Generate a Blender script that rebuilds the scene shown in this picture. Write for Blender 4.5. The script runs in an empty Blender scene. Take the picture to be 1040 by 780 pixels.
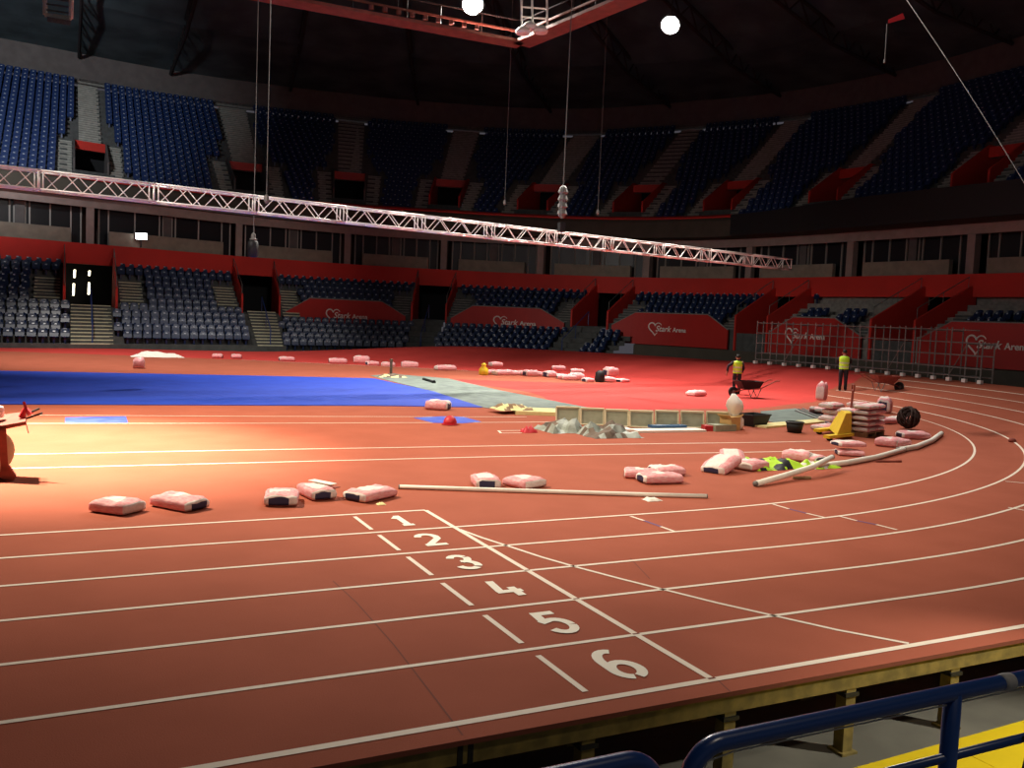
import bpy, math, random
import numpy as np
from mathutils import Vector, Matrix, noise
random.seed(7)
PI = math.pi
C = bpy.context.scene.collection

# ------------------------------------------------------------------ camera model
W, H, F = 1040, 780, 922.94
CAM = np.array([-4.2786, -11.1577, 2.5963])
PITCH, ROLL, YAW = 0.07295, 0.041888, 0.456835
_fw = np.array([math.sin(YAW)*math.cos(PITCH), math.cos(YAW)*math.cos(PITCH), -math.sin(PITCH)])
_rt = np.array([math.cos(YAW), -math.sin(YAW), 0.0]); _up = np.cross(_rt, _fw)
_r = math.cos(ROLL)*_rt + math.sin(ROLL)*_up
_u = -math.sin(ROLL)*_rt + math.cos(ROLL)*_up
def proj(P):
    d = np.atleast_2d(np.asarray(P, float)) - CAM
    z = d @ _fw
    return np.stack([520 + F*(d@_r)/z, 390 - F*(d@_u)/z, z], 1)
def ray(px, py): return (px-520)/F*_r + (390-py)/F*_u + _fw
def on_z(px, py, z=0.0):
    d = ray(px, py); t = (z-CAM[2])/d[2]; return CAM + d*t
def at_depth(px, py, D): return CAM + ray(px, py)*D

# ------------------------------------------------------------------ the deck: 200 m oval, banked bend
CX, CY, R0 = 3.3, 17.5, 17.5
def sst(t): t = min(1, max(0, t)); return t*t*(3-2*t)
def deck_z(x, y):
    if x <= CX: return 0.0
    dx, dy = x-CX, y-CY
    r = math.hypot(dx, dy); th = math.atan2(dx, -dy)
    B = sst((th-.12)/.75)*sst((PI-th-.05)/.6)
    return B*min(.80, max(0, (r-19.2)*.16))
def deck_r(th): return 23.72 + 1.55*sst((th-.5)/.8)
def G(px, py, lift=0.0):
    z = 0.0
    for _ in range(40):
        p = on_z(px, py, z+lift); z = .5*z + .5*deck_z(p[0], p[1])
    return Vector((p[0], p[1], deck_z(p[0], p[1])+lift))

# ------------------------------------------------------------------ the bowl: plan curve of the red parapet
def catmull(pts, n):
    pts = np.array(pts, float); out = []
    for i in range(1, len(pts)-2):
        p0, p1, p2, p3 = pts[i-1:i+3]
        for t in np.linspace(0, 1, n, endpoint=False):
            out.append(.5*((2*p1)+(-p0+p2)*t+(2*p0-5*p1+4*p2-p3)*t*t+(-p0+3*p1-3*p2+p3)*t**3))
    return np.array(out)
_q = catmull([(-75,42),(-60,43),(-40,44.5),(-25,46),(-14,47.8),(-7,49.8),(0,52.2),(8,54.6),(17,55.2),(26,53),(33,49),(37.4,43.4),
              (39.2,36.8),(40,29),(40.6,20),(40.8,11),(39.5,2),(37,-8),(33,-16),(28,-22)], 40)
_ds = np.r_[0, np.cumsum(np.hypot(*np.diff(_q, axis=0).T))]
SMAX = _ds[-1]
_t = np.gradient(_q, axis=0); _t /= np.hypot(*_t.T)[:, None]
for _ in range(60): _t[1:-1] = (_t[:-2]+2*_t[1:-1]+_t[2:])/4
_t /= np.hypot(*_t.T)[:, None]
_n = np.stack([-_t[:, 1], _t[:, 0]], 1)
def PQ(s, d, z):
    """point on the bowl: s along, d outwards, z up"""
    return Vector((float(np.interp(s, _ds, _q[:, 0])) + d*float(np.interp(s, _ds, _n[:, 0])),
                   float(np.interp(s, _ds, _q[:, 1])) + d*float(np.interp(s, _ds, _n[:, 1])), z))
def NQ(s): return Vector((float(np.interp(s, _ds, _n[:, 0])), float(np.interp(s, _ds, _n[:, 1])), 0)).normalized()
def s_at(px, z, d):
    P = np.c_[_q + _n*d, np.full(len(_q), z)]; pp = proj(P); ok = pp[:, 2] > 2
    x, s = pp[ok, 0], _ds[ok]
    i = np.where((x[:-1] < px) & (x[1:] >= px))[0]
    i = i[0] if len(i) else (0 if px < x[0] else len(x)-2)
    return float(s[i] + (px-x[i])/(x[i+1]-x[i]+1e-9)*(s[i+1]-s[i]))
_na = [(-60, 0), (240, 0), (300, 8), (353, 16), (453, 29), (551, 50), (652, 60), (748, 72), (862, 84), (1000, 91), (1060, 94)]
_as = np.array([s_at(x, 5.4, 0) for x, _ in _na]); _ang = np.radians(np.interp(_ds, _as, [a for _, a in _na]))
for _ in range(40): _ang[1:-1] = (_ang[:-2]+2*_ang[1:-1]+_ang[2:])/4
_n = np.stack([np.sin(_ang), np.cos(_ang)], 1)
S_LO, S_HI = s_at(0, 6, 0)-22, min(SMAX-1, s_at(1040, 6, 0)+20)

# ------------------------------------------------------------------ materials
MATS = {}
def mat(name, col, rough=.7, metal=0., noise_amt=0., nscale=20., col2=None, emit=None, estr=0., spec=.4, bump=0., alpha=1., bscale=None):
    if name in MATS: return MATS[name]
    m = bpy.data.materials.new(name); m.use_nodes = True
    nt = m.node_tree; b = nt.nodes['Principled BSDF']
    b.inputs['Base Color'].default_value = (*col, 1); b.inputs['Roughness'].default_value = rough
    b.inputs['Metallic'].default_value = metal; b.inputs['Specular IOR Level'].default_value = spec
    if noise_amt or col2:
        tc = nt.nodes.new('ShaderNodeTexCoord'); nz = nt.nodes.new('ShaderNodeTexNoise')
        nz.inputs['Scale'].default_value = nscale; nz.inputs['Detail'].default_value = 4
        rp = nt.nodes.new('ShaderNodeValToRGB')
        c2 = col2 or tuple(c*(1-noise_amt) for c in col)
        rp.color_ramp.elements[0].color = (*c2, 1); rp.color_ramp.elements[1].color = (*col, 1)
        rp.color_ramp.elements[0].position = .35; rp.color_ramp.elements[1].position = .65
        nt.links.new(tc.outputs['Object'], nz.inputs['Vector']); nt.links.new(nz.outputs['Fac'], rp.inputs['Fac'])
        nt.links.new(rp.outputs['Color'], b.inputs['Base Color'])
    if bump:
        tc = nt.nodes.new('ShaderNodeTexCoord'); nz = nt.nodes.new('ShaderNodeTexNoise'); bp = nt.nodes.new('ShaderNodeBump')
        nz.inputs['Scale'].default_value = bscale or 60; nz.inputs['Detail'].default_value = 3
        bp.inputs['Strength'].default_value = bump; bp.inputs['Distance'].default_value = .02
        nt.links.new(tc.outputs['Object'], nz.inputs['Vector']); nt.links.new(nz.outputs['Fac'], bp.inputs['Height'])
        nt.links.new(bp.outputs['Normal'], b.inputs['Normal'])
    if emit: b.inputs['Emission Color'].default_value = (*emit, 1); b.inputs['Emission Strength'].default_value = estr
    MATS[name] = m; return m
M_track = mat('track_rubber', (.385,.105,.062), .9, nscale=1.1, col2=(.35,.094,.054), bump=.2, bscale=90, spec=.12)
M_line = mat('line_paint', (.86,.74,.62), .7)
M_num = mat('number_paint', (.90,.84,.72), .7)
M_red = mat('red_rubber_layer', (.58,.058,.050), .85, nscale=.7, col2=(.52,.050,.042), spec=.15)
M_mat = mat('blue_mat', (.012,.06,.52), .75, nscale=1.5, col2=(.010,.048,.45))
M_patch = mat('blue_patch', (.05,.09,.62), .6, nscale=3, col2=(.10,.16,.62))
M_membrane = mat('grey_membrane', (.20,.25,.21), .8, nscale=2.5, col2=(.13,.16,.15))
M_seam = mat('seam_dark', (.20,.055,.035), .9)
M_bandgap = mat('blue_tick', (.16,.08,.20), .8)
M_conc = mat('concrete', (.25,.24,.215), .9, nscale=4, noise_amt=.3)
M_uconc = mat('upper_stair_concrete', (.36,.36,.31), .9, nscale=4, noise_amt=.25)
M_step = mat('pale_step_paint', (.62,.60,.42), .85, nscale=8, noise_amt=.15)
M_stand = mat('stand_riser', (.085,.088,.085), .9, nscale=3, noise_amt=.3)
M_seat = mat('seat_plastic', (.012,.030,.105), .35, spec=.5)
M_seatlow = mat('shaded_seat_plastic', (.007,.018,.060), .33, spec=.5)  # same seat plastic, colour darkened to stand for shade on the lower rows
M_plate = mat('seat_number_plate', (.36,.40,.48), .35)
M_parapet = mat('red_parapet', (.60,.030,.020), .7, nscale=.4, noise_amt=.12)
M_panel = mat('red_panel', (.44,.022,.017), .55, nscale=.6, noise_amt=.1)
M_logo = mat('logo_white', (.80,.74,.68), .6)
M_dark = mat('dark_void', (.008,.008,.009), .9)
M_floor = mat('arena_floor', (.175,.165,.135), .85, nscale=2, noise_amt=.25)
M_brown = mat('brown_wall', (.13,.115,.11), .9, nscale=1.5, noise_amt=.2)
M_fascia = mat('fascia', (.085,.072,.055), .9, nscale=1, noise_amt=.2)
M_ledge = mat('suite_ledge', (.27,.235,.18), .8, nscale=2, noise_amt=.2)
M_column = mat('suite_column', (.34,.26,.23), .8, nscale=2, noise_amt=.15)
M_suite = mat('suite_wall', (.075,.045,.038), .9)
M_frame = mat('window_frame', (.30,.27,.24), .5)
M_glass = mat('window_glass', (.016,.016,.018), .32, spec=.25)
M_ceil = mat('roof_dark', (.085,.135,.155), .95, nscale=.35, noise_amt=.5)
M_roofsteel = mat('roof_steel', (.028,.024,.026), .8)
M_alu = mat('aluminium', (.85,.83,.80), .45, .25)
M_steel = mat('galvanised_steel', (.20,.19,.18), .6, .3, nscale=12, noise_amt=.3)
M_cable = mat('steel_cable', (.13,.125,.12), .6, .2)
M_black = mat('black_plastic', (.012,.012,.013), .6)
M_rig = mat('rig_primer', (.23,.085,.065), .75, nscale=3, noise_amt=.25)
M_white = mat('white_paint', (.75,.74,.70), .5)
M_lamp = mat('lamp_lens', (1,1,1), .5, emit=(1,.97,.92), estr=90)
M_lamp2 = mat('lamp_lens_small', (1,1,1), .5, emit=(.95,.98,1), estr=14)
M_tube = mat('corridor_tube', (1,1,1), .5, emit=(1,.9,.62), estr=5)
M_exit = mat('sign_red', (.50,.03,.02), .5)
M_yellow = mat('yellow_paint', (.86,.60,.03), .5, nscale=10, noise_amt=.1)
M_yfloor = mat('yellow_floor_board', (.86,.62,.012), .55, nscale=5, noise_amt=.06)
M_beam = mat('formwork_yellow', (.27,.20,.055), .8, nscale=9, col2=(.16,.12,.035))
M_wood = mat('old_plank', (.30,.17,.08), .8, nscale=12, noise_amt=.3)
M_rail = mat('rail_blue', (.010,.045,.20), .30, spec=.6)
M_tape = mat('grey_tape', (.33,.33,.34), .6)
M_wire = mat('pale_wire', (.55,.54,.48), .6)
M_kerb = mat('kerb_tube', (.93,.89,.78), .55, nscale=4, noise_amt=.08)
M_pink = mat('sack_pink', (.76,.25,.27), .75, nscale=9, col2=(.80,.45,.45), bump=.5, bscale=22)
M_sackwhite = mat('sack_white', (.82,.72,.66), .75, nscale=10, noise_amt=.12, bump=.4, bscale=22)
M_navy = mat('sack_navy', (.03,.03,.075), .6)
M_vest = mat('vest_lime', (.48,.80,.035), .6)
M_band = mat('vest_reflective', (.52,.55,.40), .4)
M_trouser = mat('dark_work_trousers', (.016,.013,.018), .85)
M_jacket = mat('dark_work_jacket', (.018,.014,.022), .85)
M_skin = mat('skin', (.42,.22,.15), .6)
M_hair = mat('hair_dark', (.012,.009,.008), .7)
M_crate = mat('grey_frame_panel', (.36,.38,.27), .7, nscale=3, noise_amt=.25)
M_rim = mat('pale_rim', (.62,.55,.36), .7)
M_foam = mat('yellow_foam', (.85,.76,.36), .85, nscale=5, noise_amt=.15)
M_tarp = mat('grey_tarp', (.42,.46,.42), .6, nscale=3, col2=(.20,.22,.18))
M_tarp2 = mat('brown_tarp', (.18,.13,.095), .8, nscale=4, noise_amt=.4)
M_rust = mat('rust_red', (.32,.075,.05), .8, nscale=7, noise_amt=.3)
M_paper = mat('white_paper', (.86,.80,.72), .8)
M_redplastic = mat('red_plastic', (.50,.02,.03), .5)
M_mesh = mat('dark_mesh', (.05,.028,.022), .9)
M_card = mat('cardboard', (.60,.38,.15), .85)
M_blueplastic = mat('blue_plastic', (.03,.10,.22), .5)

# ------------------------------------------------------------------ mesh builder
class MB:
    def __init__(s): s.v = []; s.f = []; s.m = []
    def add(s, vs, fs, mi=0):
        o = len(s.v); s.v += [tuple(v) for v in vs]
        for f in fs: s.f.append(tuple(o+i for i in f)); s.m.append(mi)
        return s
    def hexa(s, p, mi=0):  # 8 points: bottom 4 ccw, top 4 ccw
        return s.add(p, [(3,2,1,0),(4,5,6,7),(0,1,5,4),(1,2,6,5),(2,3,7,6),(3,0,4,7)], mi)
    def box(s, c, size, mi=0, rz=0., M=None):
        x, y, z = (k/2 for k in size)
        pts = [Vector(q) for q in ((-x,-y,-z),(x,-y,-z),(x,y,-z),(-x,y,-z),(-x,-y,z),(x,-y,z),(x,y,z),(-x,y,z))]
        R = M or Matrix.Rotation(rz, 3, 'Z')
        return s.hexa([R @ q + Vector(c) for q in pts], mi)
    def tube(s, pts, r, n=8, mi=0, cap=True, closed=False):
        pts = [Vector(p) for p in pts]; k = len(pts); rr = r if isinstance(r, (list, tuple)) else [r]*k
        o = len(s.v); ref = None
        for i, p in enumerate(pts):
            if closed: t = (pts[(i+1) % k]-pts[i-1])
            else: t = pts[min(i+1, k-1)]-pts[max(i-1, 0)]
            t.normalize()
            a = Vector((0,0,1)) if abs(t.z) < .95 else Vector((1,0,0))
            if ref is not None: a = ref
            x = a - t*a.dot(t); x.normalize(); y = t.cross(x); ref = x
            for j in range(n):
                an = 2*PI*j/n; s.v.append(tuple(p + (x*math.cos(an)+y*math.sin(an))*rr[i]))
        for i in range(k if closed else k-1):
            for j in range(n):
                a, b = o+i*n+j, o+i*n+(j+1) % n; c, d = o+((i+1) % k)*n+(j+1) % n, o+((i+1) % k)*n+j
                s.f.append((a,b,c,d)); s.m.append(mi)
        if cap and not closed:
            s.f.append(tuple(o+j for j in reversed(range(n)))); s.m.append(mi)
            s.f.append(tuple(o+(k-1)*n+j for j in range(n))); s.m.append(mi)
        return s
    def ribbon(s, pts, w, mi=0, lift=0., zf=None, closed=False):  # flat ribbon on the ground, following zf
        pts = [Vector((p[0], p[1])) for p in pts]; k = len(pts); o = len(s.v)
        for i, p in enumerate(pts):
            if closed: t = pts[(i+1) % k]-pts[i-1]
            else: t = pts[min(i+1, k-1)]-pts[max(i-1, 0)]
            t.normalize(); nrm = Vector((-t.y, t.x))*w/2
            for q in (p-nrm, p+nrm): s.v.append((q.x, q.y, (zf(q.x, q.y) if zf else 0)+lift))
        for i in range(k if closed else k-1):
            j = (i+1) % k
            s.f.append((o+2*i, o+2*j, o+2*j+1, o+2*i+1)); s.m.append(mi)
        return s
    def lathe(s, prof, c=(0,0,0), n=16, mi=0, M=None):
        o = len(s.v)
        for r, z in prof:
            for j in range(n):
                p = Vector((r*math.cos(2*PI*j/n), r*math.sin(2*PI*j/n), z)); p = (M @ p if M else p) + Vector(c)
                s.v.append(tuple(p))
        for i in range(len(prof)-1):
            for j in range(n):
                s.f.append((o+i*n+j, o+i*n+(j+1) % n, o+(i+1)*n+(j+1) % n, o+(i+1)*n+j)); s.m.append(mi)
        s.f.append(tuple(o+j for j in reversed(range(n)))); s.m.append(mi)
        k = len(prof)-1; s.f.append(tuple(o+k*n+j for j in range(n))); s.m.append(mi)
        return s
    def loft(s, rings, mi=0, cap=True):
        n = len(rings[0]); o = len(s.v)
        for r in rings: s.v += [tuple(p) for p in r]
        for i in range(len(rings)-1):
            for j in range(n):
                s.f.append((o+i*n+j, o+i*n+(j+1) % n, o+(i+1)*n+(j+1) % n, o+(i+1)*n+j)); s.m.append(mi)
        if cap:
            s.f.append(tuple(o+j for j in reversed(range(n)))); s.m.append(mi)
            k = len(rings)-1; s.f.append(tuple(o+k*n+j for j in range(n))); s.m.append(mi)
        return s
    def prism(s, poly, z0, z1, mi=0):  # vertical prism of a plan polygon (ccw)
        n = len(poly); o = len(s.v)
        for z in (z0, z1):
            for p in poly: s.v.append((p[0], p[1], z))
        s.f.append(tuple(o+i for i in reversed(range(n)))); s.m.append(mi)
        s.f.append(tuple(o+n+i for i in range(n))); s.m.append(mi)
        for i in range(n): s.f.append((o+i, o+(i+1) % n, o+n+(i+1) % n, o+n+i)); s.m.append(mi)
        return s
    def build(s, name, mats, parent=None, smooth=False, world=True):
        me = bpy.data.meshes.new(name)
        v = s.v
        if parent is not None and world:
            inv = parent_matrix(parent).inverted(); v = [tuple(inv @ Vector(p)) for p in v]
        me.from_pydata([tuple(map(float, p)) for p in v], [], s.f)
        for m in (mats if isinstance(mats, (list, tuple)) else [mats]): me.materials.append(m)
        me.polygons.foreach_set('material_index', s.m)
        if smooth: me.polygons.foreach_set('use_smooth', [True]*len(me.polygons))
        me.update()
        o = bpy.data.objects.new(name, me); C.objects.link(o)
        if parent is not None: o.parent = parent
        return o
def parent_matrix(o):
    m = Matrix.Translation(o.location) @ o.rotation_euler.to_matrix().to_4x4() @ Matrix.Diagonal((*o.scale, 1))
    return parent_matrix(o.parent) @ m if o.parent else m
def tag(o, label=None, cat=None, group=None, kind=None):
    if label: o['label'] = label
    if cat: o['category'] = cat
    if group: o['group'] = group
    if kind: o['kind'] = kind
    return o
def struct(o, label=None, cat=None): return tag(o, label, cat, kind='structure')
def thing(name, label, cat, loc=(0,0,0), rz=0., group=None):
    o = bpy.data.objects.new(name, None); C.objects.link(o); o.empty_display_size = .2
    o.location = Vector(loc); o.rotation_euler = (0,0,rz)
    return tag(o, label, cat, group)
def copy_tree(o, parent=None):
    c = o.copy(); C.objects.link(c)
    if parent is not None: c.parent = parent
    for ch in list(o.children): copy_tree(ch, c)
    return c
def inpoly(x, y, P):
    c = False; n = len(P)
    for i in range(n):
        x1, y1 = P[i]; x2, y2 = P[i-1]
        if (y1 > y) != (y2 > y) and x < (x2-x1)*(y-y1)/(y2-y1+1e-12)+x1: c = not c
    return c
def ground_poly(px): return [(p.x, p.y) for p in (G(*q) for q in px)]

# ================================================================== SETTING
# ---- floor under everything
mb = MB(); mb.box((0, 15, -.8), (150, 110, .2)); struct(mb.build('floor', M_floor), 'grey concrete arena floor below the raised track deck', 'floor')

# ---- running track deck
RED_PX = [(-260,330),(-260,349.5),(0,356.5),(130,361),(260,366),(365,371),(470,376),(560,382.5),(640,388),(600,389.5),(520,387),(458,385),(505,396),(560,407),
          (612,417.5),(700,415),(760,416),(800,411),(830,408),(835,399),(850,392),(866,389),(874,384),(884,379),(884,330)]
rp = []
for q in RED_PX:
    if q[1] > 340: rp.append(tuple(G(*q))[:2])
RED_W = rp[:] + [(40, 30), (40, 60), (-60, 60)]
mb = MB()
XL = -20.
ys = np.r_[-6.22, np.arange(-6, 17.5, 2), CY, np.arange(18, 42.8, .25), CY+deck_r(PI)]
xs = np.arange(XL, CX+.01, .555); xs[-1] = CX
def mi_at(x, y): return 1 if inpoly(x, y, RED_W) else 0
for j in range(len(ys)-1):
    for i in range(len(xs)-1):
        x0, x1, y0, y1 = xs[i], xs[i+1], ys[j], ys[j+1]
        mb.add([(x0,y0,0),(x1,y0,0),(x1,y1,0),(x0,y1,0)], [(0,1,2,3)], mi_at((x0+x1)/2, (y0+y1)/2))
NT = 360
for k in range(NT):
    t0, t1 = PI*k/NT, PI*(k+1)/NT
    rs0 = np.r_[0, 4, np.arange(7, 23.7, .3), 23.72]
    for i in range(len(rs0)-1):
        pts = []
        for (th, rr) in ((t0, rs0[i]), (t0, rs0[i+1]), (t1, rs0[i+1]), (t1, rs0[i])):
            x, y = CX+rr*math.sin(th), CY-rr*math.cos(th); pts.append((x, y, deck_z(x, y)))
        x, y = sum(p[0] for p in pts)/4, sum(p[1] for p in pts)/4
        mb.add(pts, [(0,1,2,3)], mi_at(x, y))
    e0, e1 = deck_r(t0), deck_r(t1)
    if max(e0, e1) > 23.75:
        pts = []
        for (th, rr) in ((t0, 23.72), (t0, e0), (t1, e1), (t1, 23.72)):
            x, y = CX+rr*math.sin(th), CY-rr*math.cos(th); pts.append((x, y, deck_z(x, y)))
        mb.add(pts, [(0,1,2,3)], mi_at(pts[1][0]-.3, pts[1][1]))
# outer edge skirt: thin rubber edge then dark
edge = [(XL, -6.22)] + [(x, -6.22) for x in np.arange(XL+1, CX, 1)] + [(CX+deck_r(PI*k/120)*math.sin(PI*k/120), CY-deck_r(PI*k/120)*math.cos(PI*k/120)) for k in range(121)] + [(XL, CY+deck_r(PI))]
for (a, b) in zip(edge[:-1], edge[1:]):
    za, zb = deck_z(*a), deck_z(*b)
    mb.add([(*a, za-.035), (*b, zb-.035), (*b, zb), (*a, za)], [(0,1,2,3)], 2)
deck = struct(mb.build('running_track', [M_track, M_red, M_seam]), 'raised terracotta rubber running track deck with white lane lines', 'running track')
# lines
ln = MB(); LZ = .004
def line(pts, w=.05, mi=0, lift=LZ): ln.ribbon(pts, w, mi, lift, deck_z)
line([(XL+i, 0) for i in range(int(-XL)+1)])                                     # innermost lane line stops at the finish
for k in range(1, 7):
    R = R0+k
    pts = [(x, -k) for x in np.arange(XL, CX, 1.)] + [(CX+R*math.sin(t), CY-R*math.cos(t)) for t in np.arange(0, 1.52 if k > 1 else 1.3, .02)]
    line(pts, .05 if k < 6 else .065)
for k in range(2, 6):
    R = R0+k
ln.ribbon([(0, -.02), (0, -6.02)], .06, 0, LZ+.001, deck_z)                      # finish line
for k in range(6): ln.ribbon([(-1.0, -k-.14), (-1.0, -k-.86)], .05, 0, LZ+.001, deck_z)
def gpx(l): return [tuple(G(*q))[:2] for q in l]
line(gpx([(467,538),(490,546.5),(515,554.5),(550,566),(585.5,576.2),(630,588),(674,599),(728,612.5),(784.5,625.3),(850,640),(923,653.8)]), .045)
for seg, mi in (([(640.5,524.5),(654,529)],0),([(654,529),(671,535)],2),([(671,535),(687,540.7)],0),([(785,512.3),(801,517)],0),([(801,517),(819,521.5)],2),([(819,521.5),(837.5,525.8)],0),
            ([(852.5,524.5),(870,529)],0),([(890,533),(911,538.3)],0),([(870,529),(890,533)],2),([(1021,489),(1060,492.5)],0),([(1024,515.5),(1060,522)],0)):
    line(gpx(seg), .045, mi, LZ+.0005)
for seg in ([(0,421.5),(270,423),(535,423.5)], [(-120,430.3),(0,430.3),(260,430),(520,429),(562,428.5)], [(-120,463),(50,461),(260,457),(520,452.7),(780,449.3),(823,448.3)],
            [(-120,478.5),(50,475),(260,470),(520,463.5),(780,459),(850,457)]):
    line(gpx(seg), .05)
line(gpx([(245,365.5),(300,368),(365,371),(420,373.6),(475,376.3)]), .08)
line(gpx([(506,437.5),(530,437.3)]), .05); line(gpx([(506,437.5),(509,440)]), .05); line(gpx([(507,440),(530,439.7)]), .04)
for seg in ([(338,590),(362,612),(400,655),(450,720),(470,747)], [(640,567),(660,588)], [(728,690),(742,703)]): ln.ribbon(gpx(seg), .012, 1, LZ*.5, deck_z)
for (px, py) in ((585.5,608.6),(646.2,644.2),(723,689.5),(535.6,579.6)):
    g = G(px, py); ln.ribbon([(g.x-.035, g.y), (g.x+.03, g.y)], .025, 1, LZ+.002, deck_z)
o = ln.build('lane_line', [M_line, M_seam, M_bandgap], deck); tag(o, 'cream painted lane lines, finish line and start ticks')
# lane numbers: stencil strokes, drawn in a unit cell (x right, y up)
def arc(cx, cy, rx, ry, a0, a1, n=14): return [(cx+rx*math.cos(math.radians(a0+(a1-a0)*i/n)), cy+ry*math.sin(math.radians(a0+(a1-a0)*i/n))) for i in range(n+1)]
DIG = {1: [[(.32,.70),(.52,.90),(.52,.06)], [(.30,.06),(.74,.06)]],
       2: [arc(.5,.68,.32,.25,170,0,10)+[(.80,.55),(.20,.07),(.86,.07)]],
       3: [arc(.47,.72,.27,.21,165,30,8), arc(.47,.72,.27,.21,20,-70,7)+[(.42,.50)], [(.42,.50)]+arc(.47,.28,.32,.24,80,-30,9), arc(.47,.28,.32,.24,-50,-165,8)],
       4: [[(.36,.98),(.26,.36),(.94,.36)], [(.72,.56),(.72,.08)]],
       5: [[(.80,.92),(.28,.92),(.22,.55)]+arc(.49,.33,.33,.28,115,0,8), arc(.49,.33,.33,.28,-4,-155,9)],
       6: [arc(.55,.60,.36,.36,65,180,8)+[(.19,.34)]+arc(.51,.30,.32,.25,180,262,6), arc(.51,.30,.32,.25,282,360,6)+arc(.51,.30,.32,.25,0,172,10)]}
for k in range(1, 7):
    nb = MB(); hh, ww = .56, .335
    lf = LZ+.001
    for st in DIG[k]:
        pts = [Vector((-.50+(u-.5)*ww, -k+.5+(v-.5)*hh)) for u, v in st]; pts = [p for i, p in enumerate(pts) if i == 0 or (p-pts[i-1]).length > 1e-4]; runs = [[pts[0]]]
        for q in range(1, len(pts)):
            runs[-1].append(pts[q])
            if q+1 < len(pts) and (pts[q]-pts[q-1]).angle(pts[q+1]-pts[q]) > .6: runs.append([pts[q]])
        for ri, rn in enumerate(runs):
            if ri: rn[0] = rn[0]-(rn[1]-rn[0]).normalized()*.04
            nb.ribbon(rn, .084, 0, lf, deck_z); lf += .0009
    tag(nb.build('lane_number', M_num, deck), 'white stencilled number %d in its lane' % k)
# edge beams, legs
bm_ = MB()
for (a, b) in zip(edge[:-1], edge[1:]):
    a, b = Vector(a), Vector(b); t = (b-a).normalized(); nin = Vector((-t.y, t.x))
    za, zb = deck_z(*a), deck_z(*b)
    ao, bo = a+nin*.03, b+nin*.03; ai, bi = a+nin*.11, b+nin*.11
    bm_.hexa([(*ao, za-.17), (*bo, zb-.17), (*bi, zb-.17), (*ai, za-.17), (*ao, za-.036), (*bo, zb-.036), (*bi, zb-.036), (*ai, za-.036)])
tag(bm_.build('edge_beam', M_beam, deck), 'yellow timber edge beam under the deck')
def leg_at(x, y, inn):
    l = MB(); zt = deck_z(x, y)-.17
    l.box((x, y, (zt-.7)/2), (.10, .10, zt+.7)); l.box((x, y, -.69), (.16, .16, .02)); l.box((x, y, zt-.05), (.14, .13, .03), 1)
    tag(l.build('support_leg', [M_beam, M_black], deck))
for i in range(13):
    x = -7.1+1.45*i*.82
    if x < CX: leg_at(x, -6.13, 0); leg_at(x+.45, -5.2, 1)
for k in range(9):
    th = .045+.052*k
    for rr in (23.63, 22.6): leg_at(CX+rr*math.sin(th+.02*(rr < 23)), CY-rr*math.cos(th+.02*(rr < 23)), 0)
for px in (620, 850, 1000, 470, 930):
    y = {620:733, 850:686, 1000:657, 470:762, 930:671}[px]
    g = on_z(px, y, -.10)
    for dx in (-.035, .035): cl = MB(); cl.box((g[0]+dx, g[1]-.02, -.11), (.035, .05, .13)); tag(cl.build('beam_clamp', M_black, deck), 'black steel beam clamp')
ply = [tuple(on_z(*q))[:2] for q in ()]

# ---- blue mat, membrane, patches (flat, on the deck)
def sheet(name, px, m, thick, label, cat, kind=None, z0=0.0):
    P = ground_poly(px)
    a = sum(P[i-1][0]*P[i][1]-P[i][0]*P[i-1][1] for i in range(len(P)))
    if a < 0: P = P[::-1]
    s = MB(); s.prism(P, z0+.001, z0+thick); return tag(s.build(name, m), label, cat, kind=kind)
sheet('infield_mat', [(-150,373.5),(0,377),(260,382),(380,384.7),(440,398),(490,414),(380,412.3),(260,412),(0,411),(-150,410)], M_mat, .02, 'large royal blue mat laid flat across the infield', 'mat')
sheet('floor_membrane', [(376,381.5),(400,380),(455,384.5),(505,396),(560,407),(612,417),(560,418),(520,416.5),(492,414.3),(440,398),(388,385)], M_membrane, .012, 'long grey-green floor membrane strip running along the blue mat edge', 'membrane')
sheet('floor_membrane', [(772,418),(808,415),(832,421),(838,428),(800,431),(778,428)], M_membrane, .012, 'small grey membrane scrap behind the black bucket', 'membrane')
sheet('colour_patch', [(66,424),(128,423),(130,429.5),(66,430)], M_patch, .006, 'narrow blue rubber patch on the track, left of the picture near the cart', 'rubber patch')
sheet('colour_patch', [(420,424.5),(447,423),(470,423.5),(489,428.5),(470,430),(440,429.5)], M_patch, .006, 'lozenge blue rubber patch beside the fallen red helmet', 'rubber patch')

# ---- lower stand (stepped concrete), vomitories
RISE, TREAD, NR = .37, .75, 12
def row_dz(k, low=False): return -8.6+TREAD*k, ((-.06+.33*k) if low and k < 6 else .25+RISE*k)
SV = [s_at(x, 4.8, 0) for x in (91, 257, 444, 625, 805, 962)]
SV = [SV[0]-(SV[1]-SV[0])] + SV + [SV[-1]+14]
HV = 1.4
S_RET = s_at(612, 1.0, -8.6)           # retractable rows stop here
S_RIGHT = s_at(800, 4.0, -3)           # bare concrete from here on
def sweep(mbx, prof, s0, s1, mi=0, ds=1.0, caps=False):
    n = max(1, int(math.ceil((s1-s0)/ds))); o = len(mbx.v); m = len(prof)
    for i in range(n+1):
        s = s0+(s1-s0)*i/n
        for d, z in prof: mbx.v.append(tuple(PQ(s, d, z)))
    for i in range(n):
        for j in range(m-1):
            mbx.f.append((o+i*m+j, o+(i+1)*m+j, o+(i+1)*m+j+1, o+i*m+j+1)); mbx.m.append(mi)
    if caps:
        mbx.f.append(tuple(o+j for j in range(m))); mbx.m.append(mi)
        mbx.f.append(tuple(o+n*m+j for j in reversed(range(m)))); mbx.m.append(mi)
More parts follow.
